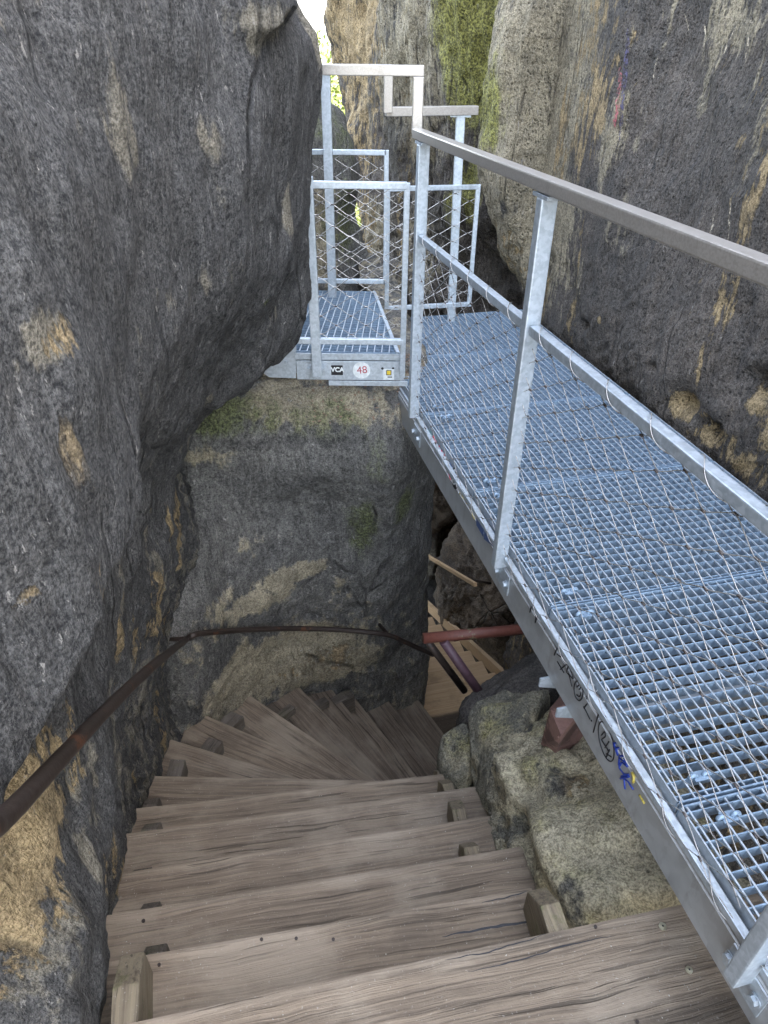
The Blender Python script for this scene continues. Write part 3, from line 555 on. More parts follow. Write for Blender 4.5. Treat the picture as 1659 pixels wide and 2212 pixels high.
def wood_lc(A, B, seed):
    d = (B - A) / np.linalg.norm(B - A); n = np.array([-d[1], d[0], 0]); o = RNG.uniform(-20, 20, 3); o[1] = 0
    return lambda V: np.stack([(V - A) @ d, (V - A) @ n, V[:, 2] - A[2]], 1) + o
def plank(A, B, A0, B0, z, th, bev=.006):
    m = MB(); P4 = [np.array([*p[:2], z]) for p in (A0, B0, B, A)]
    return m.hexa([p - [0, 0, th] for p in P4] + P4, bev)
treads = []
for i in range(15):
    A, B = NA[i], NB[i]; d = (B - A) / np.linalg.norm(B - A); n = np.array([-d[1], d[0], 0])
    if i == 0: A0, B0 = A - n * .42 - d * .05, B - n * .42 + d * .3; B = B + d * .3
    else:
        A0, B0 = NA[i - 1].copy(), NB[i - 1].copy(); dp = (B0 - A0) / np.linalg.norm(B0 - A0); np_ = np.array([-dp[1], dp[0], 0])
        A0, B0 = A0 - np_ * .05, B0 - np_ * .05
        if i < 6: A0, B0 = A - n * .27, B - n * .27
        else: B0 = B - n * .28
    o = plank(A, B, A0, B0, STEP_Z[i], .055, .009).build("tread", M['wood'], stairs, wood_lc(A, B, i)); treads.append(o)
# landing at the foot of the winders
A, B = np.array([.30, 3.62, -2.85]), np.array([1.25, 3.86, -2.85])
plank(A, B, np.array([.15, 2.75, 0]), np.array([1.1, 2.75, 0]), -2.85, .05).build("landing", M['sunlit_wood'], stairs, wood_lc(A, B, 30))
# cleats that carry the tread ends
def cleat(i, at, w, out, hgt, slant=.5, back=.05, mat='cleat'):
    A, B = NA[i], NB[i]; d = (B - A) / np.linalg.norm(B - A); n = np.array([-d[1], d[0], 0]); z0 = STEP_Z[i + 1] + .001
    c = (A if at >= 0 else B) + d * at; c[2] = z0
    prof = [(-back, 0), (out, 0), (out, hgt * (1 - slant)), (out * .45, hgt), (-back, hgt)]
    ll = RNG.uniform(-.1, .1); n2 = n + d * ll
    return MB().prism([c + n2 * a + np.array([0, 0, b]) for a, b in prof], d * w, .005).build("cleat", M[mat], stairs, wood_lc(c, c + n, 50 + i))
for i, at, w, out, hgt in ((1, .17, .055, .06, .11), (2, .18, .05, .06, .115), (3, .14, .06, .055, .11), (4, .12, .06, .08, .12), (5, .10, .06, .09, .125)): cleat(i, at, w, out, hgt, .3, .05, 'darkcleat')
cleat(0, .08, .055, .16, .165, .35, .04)
for i, at, w, out, hgt, sl in ((0, -.335, .05, .13, .165, .45), (2, -.17, .05, .10, .125, .6), (3, -.16, .05, .125, .14, .4), (4, -.14, .045, .10, .14, .4), (5, -.12, .04, .08, .13, .4)): cleat(i, at, w, out, hgt, sl)
for i, at, w, out, hgt in ((6, .13, .07, .14, .10), (7, .13, .08, .12, .10), (8, .14, .09, .13, .10), (9, .15, .05, .16, .06), (10, .15, .05, .13, .06), (11, .10, .07, .10, .17)): cleat(i, at, w, out, hgt, .1, .05, 'darkcleat')
# screws
def screw(p, r, tr):
    mb = MB().disc(np.asarray(p) + [0, 0, .0005], (0, 0, 1), r, .003, 14); mb.disc(np.asarray(p) + [0, 0, .0036], (0, 0, 1), r * .55, .001, 10)
    s_ = mb.build("screw", M['screw'] if r > .006 else M['iron'], tr); MB().disc(np.asarray(p) + [0, 0, .0047], (0, 0, 1), r * .28, .0004, 6).build("screw", M['black'], tr); return s_
for x, y, r in ((1431, 2002, .0085), (1488, 2096, .0075), (1286, 2003, .004), (1376, 2208, .004)): screw(PZ(x, y, -.3), r, treads[0])
for x, y in ((344, 2085), (565, 2030), (640, 2028), (720, 2030)): screw(PZ(x, y, -.47), .004, treads[1])
for x, y in ((310, 1990), ): screw(PZ(x, y, -.64), .005, treads[2])
# splits in the lower boards
def split(tr, z, pts, w):
    path = np.array([PZ(x, y, z + .0012) for x, y in pts]); tt = np.linspace(0, 1, 30); t0 = np.linspace(0, 1, len(path))
    q = np.stack([np.interp(tt, t0, path[:, k]) for k in range(3)], 1); q[:, 1] += .003 * pnoise(q * 40); d = np.gradient(q, axis=0); d /= np.linalg.norm(d, axis=1)[:, None]; s_ = np.cross(d, [0, 0, 1]) * (w * (.15 + np.sin(np.pi * tt) ** .7 * (1 + .5 * pnoise(q * 60)))[:, None])
    V = np.concatenate([q + s_, q - s_]); i = np.arange(29); link("crack", mesh_np("crack", V, np.stack([i, i + 1, i + 31, i + 30], 1)), M['black'], tr)
split(treads[1], -.47, [(955, 2023), (1050, 2005), (1100, 1998), (1170, 1985)], .0028)
split(treads[1], -.47, [(1040, 1951), (1100, 1937), (1140, 1925)], .0016)
split(treads[0], -.3, [(1010, 2100), (1120, 2075), (1230, 2040), (1330, 2020)], .0012)
split(treads[0], -.3, [(960, 2075), (1060, 2055), (1180, 2018)], .0012)

# ------------------------------------------------------------------ lower wooden stairs
low = empty("wooden_staircase", (.7, 4.2, -3.2), "wooden stairs in a lighter colour that imitates sunlight, dropping away below the walkway", "staircase")
LN = 15; RISE, RUN = .150, .285
E0 = np.array([*PZ(1109, 1429, -2.78)[:2], 0])         # right edge at the top of the flight
for j in range(LN):
    c = E0[:2] + U2 * (RUN * (j - 1.0)); z = -2.85 - RISE * (j + .4)
    B = np.array([*c, z]); A = B - np.array([*V2, 0]) * 1.0
    plank(A, B, A - np.array([*U2, 0]) * .31, B - np.array([*U2, 0]) * .31, z, .045, .004).build("tread", M['sunlit_wood'], low, wood_lc(A, B, j))
for o_, nm in ((.03, "stringer"), (-1.03, "stringer")):
    a = E0[:2] + U2 * (-1.4 * RUN) + V2 * o_; b = E0[:2] + U2 * (RUN * LN) + V2 * o_
    za, zb = -2.85 + RISE * .0, -2.85 - RISE * (LN + .4)
    MB().bar((*a, za - .02), (*b, zb - .02), .04, .11).build(nm, M['sunlit_wood'], low, wood_lc(np.array([*a, za]), np.array([*b, zb]), 3))
slope = np.array([*(U2 * RUN), -RISE]); slope /= np.linalg.norm(slope)
a = PY(1027, 1263, 4.55); b = a + slope * 2.6
o = MB().bar(a, b, .03, .035, bev=.004).build("wooden_rail", M['sunlit_wood'], None, wood_lc(a, b, 9)); tag(o, "thin pale wooden handrail sloping beside the lower stairs in front of a brown boulder", "handrail")
sx = np.array([*V2, 0])
for t in (.25, 1.4, 2.5): MB().tube([a + slope * t, a + slope * t + sx * .25 - np.array([0, 0, .1])], .012).build("bracket", M['iron'], o)

# ------------------------------------------------------------------ grating decks
def grating(quad, z, th, bar_dir, pitch, rod, name, parent, mat, bt=.0028, edge=True):
    """quad: 4 plan points; deep bars run along bar_dir, thin rods across them"""
    Q = np.array(quad, float); bd = np.array(bar_dir) / np.linalg.norm(bar_dir); nd = np.array([-bd[1], bd[0]]); m = MB()
    def clip(o, n, t):                                     # interval of the quad along direction t at offset o of n
        ts = []
        for p, q in zip(Q, np.roll(Q, -1, 0)):
            a, b = p @ n - o, q @ n - o
            if (a < 0) != (b < 0): k = a / (a - b); ts.append((p + (q - p) * k) @ t)
        return (min(ts), max(ts)) if len(ts) >= 2 else None
    lo, hi = (Q @ nd).min(), (Q @ nd).max(); nb = max(2, int(round((hi - lo) / pitch)))
    for k in range(nb):
        o = lo + (k + .5) * (hi - lo) / nb; c = clip(o, nd, bd)
        if c and c[1] - c[0] > .02:
            a, b = bd * (c[0] + .003) + nd * o, bd * (c[1] - .003) + nd * o; m.bar((*a, z - th / 2 - .002), (*b, z - th / 2 - .002), bt, th)
    nbars = len(m.bm.faces)
    lo, hi = (Q @ bd).min(), (Q @ bd).max(); nr = max(2, int(round((hi - lo) / rod)))
    for k in range(nr):
        o = lo + (k + .5) * (hi - lo) / nr; c = clip(o, bd, nd)
        if c and c[1] - c[0] > .02:
            a, b = nd * (c[0] + .003) + bd * o, nd * (c[1] - .003) + bd * o; m.bar((*a, z - .0035), (*b, z - .0035), .0042, .005)
    nrods = len(m.bm.faces); side = []
    if edge:
        cen = Q.mean(0)
        for p, q in zip(Q, np.roll(Q, -1, 0)):
            t = (q - p) / np.linalg.norm(q - p); n = np.array([-t[1], t[0]]); n = n if n @ (cen - p) > 0 else -n
            if abs(t @ U2) > .9: side.append((len(m.bm.faces), len(m.bm.faces) + 6))
            a, b = p + n * .0022, q + n * .0022; m.bar((*a, z - (th + .004) / 2 + .001), (*b, z - (th + .004) / 2 + .001), .0038, th + .004)
    m.bm.faces.ensure_lookup_table()
    for f in m.bm.faces[nbars:nrods]: f.material_index = 1
    for a, b in side:
        for f in m.bm.faces[a:b]: f.material_index = 1
    o = m.build(name, mat, parent); o.data.materials.append(M['galv']); return o
bridge = empty("footbridge", W(1.5, .5, -.1), "narrow galvanised steel grating walkway leading away along the right cliff", "footbridge")
JO = [-.39, .25, .89, 1.53, 2.17, 2.81, 3.45, 4.06]
for a, b in zip(JO, JO[1:]):
    grating([W(a + .003, 0, 0)[:2], W(b - .003, 0, 0)[:2], W(b - .003, 1.0, 0)[:2], W(a + .003, 1.0, 0)[:2]], 0, .032, V2, .0336, .0315, "grating", bridge, M['deck'])
zv = np.array([0, 0, 1.0])
beams = []
for sgn, o0 in ((-1, 0.0), (1, 1.0)):
    m = MB(); pr = [(0.012, -.040), (-.024 , -.040), (-.024, -.050), (-.028, -.052), (-.028, -.165), (.035, -.165), (.035, -.158), (-.021, -.158), (-.021, -.047), (.012, -.047)]
    m.prism([W(-.6, o0 + (q if sgn < 0 else -q), z) for q, z in pr], W(4.15, 0, 0) - W(-.6, 0, 0))
    m.bar(W(-.6, o0 - sgn * .010, -.0385), W(4.15, o0 - sgn * .010, -.0385), .02, .002)
    beams.append(m.build("edge_beam", M['web'], bridge))
    MB().bar(W(-.5, o0 - sgn * -.0095, -.0455 + .014), W(4.06, o0 - sgn * -.0095, -.0455 + .014), .010, .004).build("trim", M['galv'], bridge)
for s in (.2, 1.2, 2.2, 3.2, 4.0): MB().bar(W(s, .04, -.11), W(s, .96, -.11), .05, .09).build("cross_beam", M['web'], bridge)
for px, py in ((1205, 1462), (1243, 1528)):
    c = PO(px, py, .0); s, _ = so(c); MB().prism([W(s, -.055, -.167), W(s, .03, -.167), W(s, .03, -.23), W(s, -.055, -.20)], W(.006, 0, 0) - W(0, 0, 0)).build("support_tab", M['galv'], bridge)
# clips at the panel joints
def clip(s, o):
    m = MB()
    for q in (-.017, .017): m.tube([W(s + .0, o + q + .009 * math.cos(t), .002 + .009 * math.sin(t)) for t in np.linspace(0, math.pi, 7)], .0055, 6)
    m.bar(W(s - .012, o, .0035), W(s + .012, o, .0035), .034, .003); m.build("clip", M['deck'], bridge)
    b = bpy.context.scene.collection; return m
for j in JO[1:-1]:
    for o in (.085, .915):
        for q in (-.05, .05): clip(j + q, o)

# ------------------------------------------------------------------ railings
def bolt(c, nrm, r, parent):
    m = MB(); m.disc(c, nrm, r * 1.35, .0025, 18); m.disc(np.asarray(c) + np.asarray(nrm) * .0025, nrm, r, .009, 6); return m.build("bolt", M['galv'], parent)
def net(O, u, v, Lw, Lh, name, parent, dw=.14, dh=.08, r=.0014, slack=.0):
    """woven wire net: zigzag wires side by side, squeezed together by ferrules; returns a mesh part with ferrules as sub-part"""
    u = np.asarray(u, float); v = np.asarray(v, float); u = u / np.linalg.norm(u); n = np.cross(u, v); m = MB(); fe = MB(); p = dh / 2; nw = max(2, int(round(Lh / p))); p = Lh / nw; nc = max(1, int(round(Lw / dw))); dw = Lw / nc
    sx_ = np.linspace(0, Lw, nc * 14 + 1)
    for j in range(nw + 1):
        ph = sx_ / dw * 2 * math.pi; w = np.arcsin(np.sin(ph) * .93) / np.arcsin(.93); w = np.where(j % 2, -w, w)
        amp = p / 2 - .0008
        z = (j) * p + w * amp
        if j == 0: z = np.maximum(z, 0)
        if j == nw: z = np.minimum(z, Lh)
        jit = .004 * math.sin(j * 12.9) ; off = .004 * np.sin(sx_ * 9 + j)
        m.tube([np.asarray(O) + u * (a) + v * (b) + n * c for a, b, c in zip(sx_, z, off)], r, 5, False)
        if j < nw:
            ks = [k for k in range(2 * nc) if (k % 2 == 0) == (j % 2 == 0)]
            for k in ks:
                a = (k + .5) * dw / 2; a = min(max(a, .004), Lw - .004); c = np.asarray(O) + u * a + v * ((j + .5) * p) + n * (.004 * math.sin(a * 9 + j)); fe.tube([c - u * .0055, c + u * .0055], r * 2.2, 6)
    o = m.build(name, M['wire'], parent); tag(fe.build("ferrule", M['ferrule'], o), kind='stuff'); return o
# main railing on the left side of the bridge
rail = empty("railing", W(1.8, -.05, 0), "steel railing with long brown handrail and wire net along the left side of the walkway", "railing")
OP = -.050
posts = []
for (bx, by, zt) in ((893, 900, 1.065), (1077, 1222, 1.065), (1592, 2112, 1.065)):
    b = PO(bx, by, OP); s, _ = so(b); posts.append(s)
    zb = b[2]; MB().bar(W(s, OP, zb), W(s, OP, 1.055), .030, .042, up=(V2[0], V2[1], 0), bev=.004).build("post", M['galv'], rail)
    MB().bar(W(s - .04, OP, 1.059), W(s + .04, OP, 1.059), .04, .008).build("saddle_plate", M['galv'], rail)
    pl = MB().bar(W(s - .052, -.031, -.090), W(s + .045, -.031, -.090), .004, .075).build("base_plate", M['galv'], rail)
    bolt(W(s - .036, -.0335, -.090), (-V2[0], -V2[1], 0), .0095, pl); bolt(W(s + .036, -.0335, -.090), (-V2[0], -V2[1], 0), .0095, pl)
s1, s2, s3 = posts
MB().bar(W(s1 + .085, OP, 1.081), W(-.75, OP, 1.081), .038, .031, bev=.004).build("handrail", M['stainless'], rail)
m = MB()
segs = [(s1 - .02, s2 + .02), (s2 - .02, s3 + .02), (s3 - .02, -.6)]
MZ = PO(1140, 703, OP)[2]
for a, b in segs: MB().bar(W(a, OP, MZ), W(b, OP, MZ), .025, .025, bev=.003).build("mid_rail", M['galv'], rail)
m = MB()
for a, b in segs: MB().bar(W(a, -.036, .0), W(b, -.036, .0), .018, .018, bev=.002).build("bottom_rail", M['galv'], rail)
for a, b in segs:
    L = abs(a - b) - .04; net(W(a - .0, OP, .02), W(b, 0, 0) - W(a, 0, 0), (0, 0, 1), L, MZ - .03, "wire_net", rail, r=.00115)
    t = np.linspace(0, 1, int(L / .14) * 24); ang = t * int(L / .14) * 2 * math.pi
    MB().tube([W(a + (b - a) * k, OP + .0175 * math.cos(q) * 1.1, MZ + .0175 * math.sin(q) * 1.1) for k, q in zip(t, ang)], .00125, 5, False).build("lacing_wire", M['wire'], rail)
    MB().tube([W(a + (b - a) * k, -.036 + .0135 * math.cos(q) * 1.1, .0135 * math.sin(q) * 1.1) for k, q in zip(t, ang)], .0011, 5, False).build("lacing_wire", M['wire'], rail)

# platform front railing (steps up from the main handrail)
YF = 2.86
fr = empty("railing", (-.2, YF, .3), "stepped up short railing with wire net along the front of the metal platform", "railing")
c1 = W(s1 + .055, OP, 0); zt = 1.265
yfr = 2.89
pA = np.array([c1[0] - .004, yfr, zt]); pB = np.array([-.75, yfr + .03, zt])
MB().bar(pA + [.019, 0, 0], pB, .038, .034, bev=.003).bar([pA[0], yfr, zt - .0175], [pA[0], yfr, 1.067], .038, .038, up=(1, 0, 0), bev=.003).build("handrail", M['stainless'], fr)
lt, lb = PY(671, 350, yfr), PY(684, 812, yfr)
MB().bar((lb[0] + .004, yfr, lb[2]), (lb[0] + .002, yfr, .92), .03, .042, up=(1, 0, 0), bev=.003).build("post", M['galv'], fr)
tz = PY(790, 400, yfr)[2]; bz = PY(780, 737, yfr)[2]; xr = c1[0] - .035
MB().bar((lb[0], yfr, tz), (xr, yfr, tz), .024, .026, bev=.003).bar((lb[0] - .12, yfr, bz), (xr, yfr, bz), .024, .026, bev=.003).bar((xr, yfr, tz + .01), (xr, yfr, PY(887, 815, yfr)[2]), .022, .024, up=(1, 0, 0), bev=.003).build("net_frame", M['galv'], fr)
net((lb[0], yfr, bz + .01), (1, 0, 0), (0, 0, 1), xr - lb[0], tz - bz - .02, "wire_net", fr)

# far railings
YR = 3.86
bk = empty("railing", (-.15, YR, .3), "back railing of the metal platform with a tall net panel, behind the front railing", "railing")
a, b = PY(845, 143, YR - .02), PY(640, 138, YR - .16); zt2 = a[2] - .01
MB().bar((a[0], YR - .02, zt2), (b[0], YR - .1, zt2), .040, .036, bev=.003).bar((a[0] - .012, YR - .02, zt2 - .02), (a[0] - .012, YR - .02, PY(838, 243, YR)[2]), .04, .042, up=(1, 0, 0), bev=.003).build("handrail", M['stainless'], bk)
p0 = PY(718, 632, YR - .06); MB().bar((p0[0], YR - .06, .16), (p0[0] + .002, YR - .06, zt2 - .02), .035, .045, up=(1, 0, 0), bev=.003).build("post", M['galv'], bk)
x0, x1 = PY(640, 330, YR)[0], PY(835, 330, YR)[0]; zt_, zb_ = PY(760, 329, YR)[2], PY(760, 607, YR)[2]
def frame(x0, x1, y0, y1, zt_, zb_, parent):
    m = MB()
    for z in (zt_, zb_): m.bar((x0, y0, z), (x1, y1, z), .022, .024, bev=.003)
    for x, y in ((x0, y0), (x1, y1)): m.bar((x, y, zb_ - .012), (x, y, zt_ + .012), .022, .024, up=(1, 0, 0), bev=.003)
    return m.build("net_frame", M['galv'], parent)
frame(x0, x1, YR, YR, zt_, zb_, bk); net((x0, YR, zb_ + .01), (1, 0, 0), (0, 0, 1), x1 - x0, zt_ - zb_ - .02, "wire_net", bk)
er = empty("railing", (.2, 3.95, .3), "end railing with lower net panel closing the far end of the walkway", "railing")
ya, yb = 3.88, 3.97
a, b = PY(833, 241, ya), PY(1031, 239, yb); MB().bar((a[0], ya, a[2]), (b[0], yb, a[2] + .004), .05, .040, bev=.003).build("handrail", M['stainless'], er)
p0, p1 = PY(975, 682, yb), PY(995, 250, yb); MB().bar((p0[0], yb, -.02), (p1[0], yb, a[2] - .02), .030, .045, up=(1, 0, 0), bev=.003).build("post", M['galv'], er)
MB().bar((p1[0] - .05, yb, a[2] - .022), (p1[0] + .05, yb, a[2] - .022), .045, .008).build("saddle_plate", M['galv'], er)
x0, x1 = PY(838, 407, ya)[0], PY(1033, 405, yb)[0]; zt_, zb_ = PY(930, 406, ya + .04)[2], PY(930, 662, ya + .04)[2]
frame(x0, x1, ya, yb, zt_, zb_, er); net((x0, ya, zb_ + .01), (x1 - x0, yb - ya, 0), (0, 0, 1), math.hypot(x1 - x0, yb - ya), zt_ - zb_ - .02, "wire_net", er)

# ------------------------------------------------------------------ platform
plat = empty("platform", (-.2, 3.3, .1), "raised galvanised grating platform with stickers on its front beam, beside the left cliff", "platform")
PZt = .19; yq = 2.955
q = [np.array([-.95, yq + .03]), np.array([c1[0] - .045, yq]), PZ(812, 630, PZt)[:2], np.array([-.95, 3.90])]
grating(q, PZt, .032, (1, -.04), .0336, .0335, "grating", plat, M['deck'])
xl = PY(637, 765, yq)[0]; xr2 = c1[0] - .04
def fplate(px0, px1, py0, py1, y, t, name, mat, parent):
    a, b = PY(px0, py0, y), PY(px1, py1, y); return MB().hexa([(a[0], y - t, b[2]), (b[0], y - t, b[2]), (b[0], y, b[2]), (a[0], y, b[2]), (a[0], y - t, a[2]), (b[0], y - t, a[2]), (b[0], y, a[2]), (a[0], y, a[2])], .0012).build(name, mat, parent)
zf = PY(760, 776, yq)[2]
MB().bar((xl, yq - .008, (PZt + zf) / 2), (xr2, yq - .008, (PZt + zf) / 2), .006, PZt - zf - .002).build("front_edge", M['galv'], plat)
web = fplate(640, 872, 778, 821, yq - .002, .006, "front_beam", M['galv'], plat); yw = yq - .008
fplate(710, 880, 821, 833, yq + .004, .008, "lower_flange", M['galv'], plat)
MB().bar((-.9, yq + .06, .11), (xr2, yq + .06, .11), .03, .08).build("inner_beam", M['web'], plat)
MB().bar(np.r_[q[1] + [-.012, 0], PZt - .02], np.r_[q[2] + [-.012, 0], PZt - .02], .012, .05).build("nosing", M['galv'], plat)
g0 = [PY(x, y, yq + .01) for x, y in ((553, 795), (640, 735), (640, 816), (583, 814))]
gp = MB().prism(g0, (0, -.006, 0)).build("gusset_plate", M['galv'], plat); bolt(PY(617, 783, yq + .003), (0, -1, 0), .009, gp)
for px in (667, 698):
    f_ = fplate(px - 9, px + 9, 787, 808, yw - .0005, .003, "bolt_plate", M['galv'], plat); bolt(PY(px, 797, yw - .0035), (0, -1, 0), .009, f_)
for px in (826, 849): MB().disc(PY(px, 796, yw - .0003), (0, -1, 0), .006, .0006, 14).build("bolt_hole", M['black'], web)
def text(body, c, u, v, size, name, mat, parent, ext=.0004, bold=0.0):
    cu = bpy.data.curves.new(name, 'FONT'); cu.body = body; cu.size = size; cu.align_x = 'CENTER'; cu.align_y = 'CENTER'; cu.extrude = ext; cu.offset = bold
    t = bpy.data.objects.new(name, cu); COL.objects.link(t); dg = bpy.context.evaluated_depsgraph_get(); me = bpy.data.meshes.new_from_object(t.evaluated_get(dg)); bpy.data.objects.remove(t)
    n = np.cross(u, v); Mx = Matrix(((u[0], v[0], n[0], c[0]), (u[1], v[1], n[1], c[1]), (u[2], v[2], n[2], c[2]), (0, 0, 0, 1))); me.transform(Mx); me.materials.clear()
    return link(name, me, mat, parent)
ux, uz = np.array([1., 0, 0]), np.array([0, 0, 1.])
k1 = fplate(715, 741, 789, 810, yw - .0005, .0006, "sticker", M['black'], plat); text("VCA", PY(729, 799, yw - .0016), ux, uz, .030, "lettering", M['white'], k1, bold=.0012)
c = PY(781, 800, yw - .0005); k2 = MB().disc(c, (0, -1, 0), .040, .0006, 40).build("sticker", M['white'], plat); tag(k2, "round white sticker numbered 48 in red")
text("48", PY(782, 800, yw - .0016), np.array([.98, 0, .1]), np.array([-.1, 0, .98]), .050, "lettering", M['redpaint'], k2)
k3 = fplate(828, 851, 797, 820, yw - .0005, .0006, "sticker", M['white'], plat); e_ = fplate(834.5, 845.5, 799.5, 810.5, yw - .0012, .0006, "emblem", M['black'], k3); fplate(836, 844, 801, 809, yw - .0020, .0005, "emblem", M['yellowstick'], k3); fplate(837, 847, 813.5, 815.5, yw - .0014, .0004, "emblem", M['black'], k3)

# ------------------------------------------------------------------ graffiti and stickers on the bridge beam
GO = -.0285
def stroke(polys, w, mat, parent, name="graffiti"):
    m = MB(); n = np.array([-V2[0], -V2[1], 0])
    for pts in polys:
        P3 = np.array([PO(x, y, GO) for x, y in pts]); L = np.r_[0, np.cumsum(np.linalg.norm(np.diff(P3, axis=0), axis=1))]; kk = max(4, int(L[-1] / .006))
        t = np.linspace(0, L[-1], kk); Q = np.stack([np.interp(t, L, P3[:, k]) for k in range(3)], 1); m.tube(Q + n * .0002, w / 2 * (1 + .25 * pnoise(Q * 70)), 5)
    return m.build(name, mat, parent)
zz = lambda L, x0=1440, y0=1640, k=1590 / 460: [[((x0 + a / k) * .768, (y0 + b / k) * .768) for a, b in p] for p in L]
circ = lambda cx, cy, rx, ry, rot=0, n=22, a0=0, a1=2 * math.pi: [(cx + rx * math.cos(t) * math.cos(rot) - ry * math.sin(t) * math.sin(rot), cy + rx * math.cos(t) * math.sin(rot) + ry * math.sin(t) * math.cos(rot)) for t in np.linspace(a0, a1, n)]
bm0 = beams[0]
stroke(zz([[(412, 700), (455, 595), (492, 650), (480, 720), (440, 690)], [(500, 655), (520, 770)], [(478, 722), (545, 690)], [(495, 680), (530, 735)], [(470, 840), (530, 790)], [(442, 762), (508, 872)], [(530, 870), (555, 790)], [(555, 790), (600, 935), (545, 880)], [(555, 880), (585, 1005)], circ(648, 1045, 42, 98, -.1), [(632, 1010), (652, 990)], [(655, 1035), (668, 1015)], circ(648, 1055, 22, 50, -.1, 12, .2, 2.6), [(720, 1095), (728, 1130)], [(700, 1215), (735, 1170)], [(698, 1200), (762, 1325)], [(772, 1330), (778, 1345)], [(860, 1205), (792, 1450)]]), .0042, M['black'], bm0)
stroke(zz([circ(918, 1540, 62, 200, -.24, 34), [(868, 1480), (905, 1440), (912, 1490), (870, 1520), (945, 1640)], [(905, 1600), (945, 1540)], [(920, 1660), (968, 1690)], [(915, 1700), (950, 1620)], [(285, 335), (300, 380)], [(285, 380), (310, 350)], [(308, 400), (330, 440), (350, 470)], [(320, 445), (340, 420)]]), .0038, M['black'], bm0)
stroke(zz([[(175, 285), (200, 180), (235, 330), (225, 390), (265, 290)], [(200, 250), (260, 320)]]), .0042, M['black'], bm0)
stroke(zz([[(985, 1560), (1040, 1545), (1050, 1600), (1000, 1600)], [(985, 1550), (1030, 1680)], [(1040, 1770), (1045, 1680), (1100, 1680)], [(1040, 1700), (1100, 1740)], [(1090, 1700), (1130, 1790), (1070, 1740), (1040, 1790), (1090, 1860), (1140, 1860), (1060, 1880)], [(1060, 1880), (1130, 1930), (1180, 2005)], [(1055, 1900), (1145, 1880)], [(1090, 1890), (1100, 2000)], [(1010, 1600), (1035, 1670)]]), .0050, M['bluepaint'], bm0)
stroke(zz([circ(1133, 1720, 16, 48, -.1, 14), [(740, 1000), (760, 920), (775, 990), (800, 990)], [(790, 1050), (830, 1130)], [(800, 1080), (830, 1040)], [(860, 1160), (900, 1150)], [(940, 1290), (985, 1300)], [(1000, 1350), (1040, 1400)]]), .0018, M['chalk'], bm0)
stroke(zz([[(1165, 1840), (1190, 1890), (1180, 1940)], [(1240, 2060), (1290, 2140)]]), .007, M['yellowpaint'], bm0)
z2 = lambda L: zz(L, 1180, 1200, 4.81)
stroke(z2([[(180, 270), (185, 120), (215, 220), (220, 180), (232, 260)], [(240, 310), (270, 260)], [(245, 340), (262, 380), (280, 330)], [(285, 400), (300, 310), (320, 440), (335, 370), (350, 500)], [(355, 540), (370, 440), (385, 590)], [(395, 640), (420, 720)]]), .0040, M['redpaint'], bm0)
stroke(z2([[(520, 830), (560, 800), (540, 920), (575, 880)], circ(600, 930, 22, 60, -.2, 14), [(640, 1050), (650, 940), (670, 1080)], [(680, 1130), (700, 1050), (710, 1170)], [(715, 990), (712, 1190), (742, 1250)]]), .0026, M['yellowpaint'], bm0)
def beam_patch(pts, mat, name="sticker", o=GO):
    n = np.array([-V2[0], -V2[1], 0]); P3 = [PO(x, y, o) for x, y in pts]; return MB().prism(P3, n * .0006).build(name, mat, bm0)
beam_patch(z2([[(760, 1110), (885, 1245), (862, 1490), (770, 1330)]])[0], M['bluestick']); beam_patch(z2([[(890, 1270), (1030, 1470), (1000, 1620), (870, 1520)]])[0], M['bluestick'])
beam_patch(z2([[(30, 0), (160, 60), (170, 230), (90, 120)]])[0], M['cyanstick'])
st = beam_patch(z2([circ(478, 700, 44, 150, -.08, 26)[:-1]])[0], M['black']); stroke(z2([circ(470, 720, 22, 60, 0, 14), [(460, 600), (485, 580), (480, 640)], circ(490, 690, 12, 40, 0, 10)]), .005, M['white'], bm0, "emblem")
beam_patch(z2([[(408, 480), (445, 540), (440, 590), (405, 560)]])[0], M['bluestick'])

# ------------------------------------------------------------------ pipes and brackets
hr = empty("handrail", (-.8, 2.3, -1.3), "dark rusty pipe handrail bent around the niche wall above the stairs", "handrail")
HP = [np.array([-.66, -.75, 1.15]), PD(-260, 1985, .86), PD(0, 1775, 1.08), PD(120, 1650, 1.34), PD(230, 1533, 1.72), PD(330, 1438, 2.3), PY(398, 1385, 2.28), PY(418, 1372, 2.34), PY(450, 1367, 2.44), PY(540, 1360, 2.66), PY(650, 1358, 2.85), PY(740, 1361, 2.93), PY(815, 1368, 2.96), PY(850, 1376, 2.99), PY(890, 1394, 3.08), PY(935, 1414, 3.2)]
HP = catmull(np.array(HP), [8] * (len(HP) - 1), 0)
MB().tube(HP, .0155, 12).build("rail", M['iron'], hr)
a = PY(412, 1379, 2.33); MB().tube([a, PY(372, 1381, 2.36), PY(335, 1381, 2.40)], .011, 10).build("wall_bracket", M['iron'], hr); m = MB(); b = PY(838, 1372, 2.98); m.tube([b, PY(829, 1360, 3.05), PY(815, 1344, 3.15)], .011, 10); m.build("wall_bracket", M['iron'], hr)
bp = empty("pipe_barrier", (.4, 2.2, -.9), "red painted pipe barrier with two slanted purple legs beside the lower stairs", "barrier")
a, b = PZ(914, 1379, -.8), PZ(1175, 1355, -.8); MB().tube([a, (a + b) / 2, b], .024, 14).build("top_pipe", M['redpipe'], bp)
MB().tube([PZ(958, 1385, -.81), PZ(1060, 1530, -1.17)], .021, 12).build("leg", M['purplepipe'], bp)
MB().tube([PZ(922, 1383, -.81), PZ(1003, 1492, -1.25)], .017, 12).build("leg", M['iron'], bp)
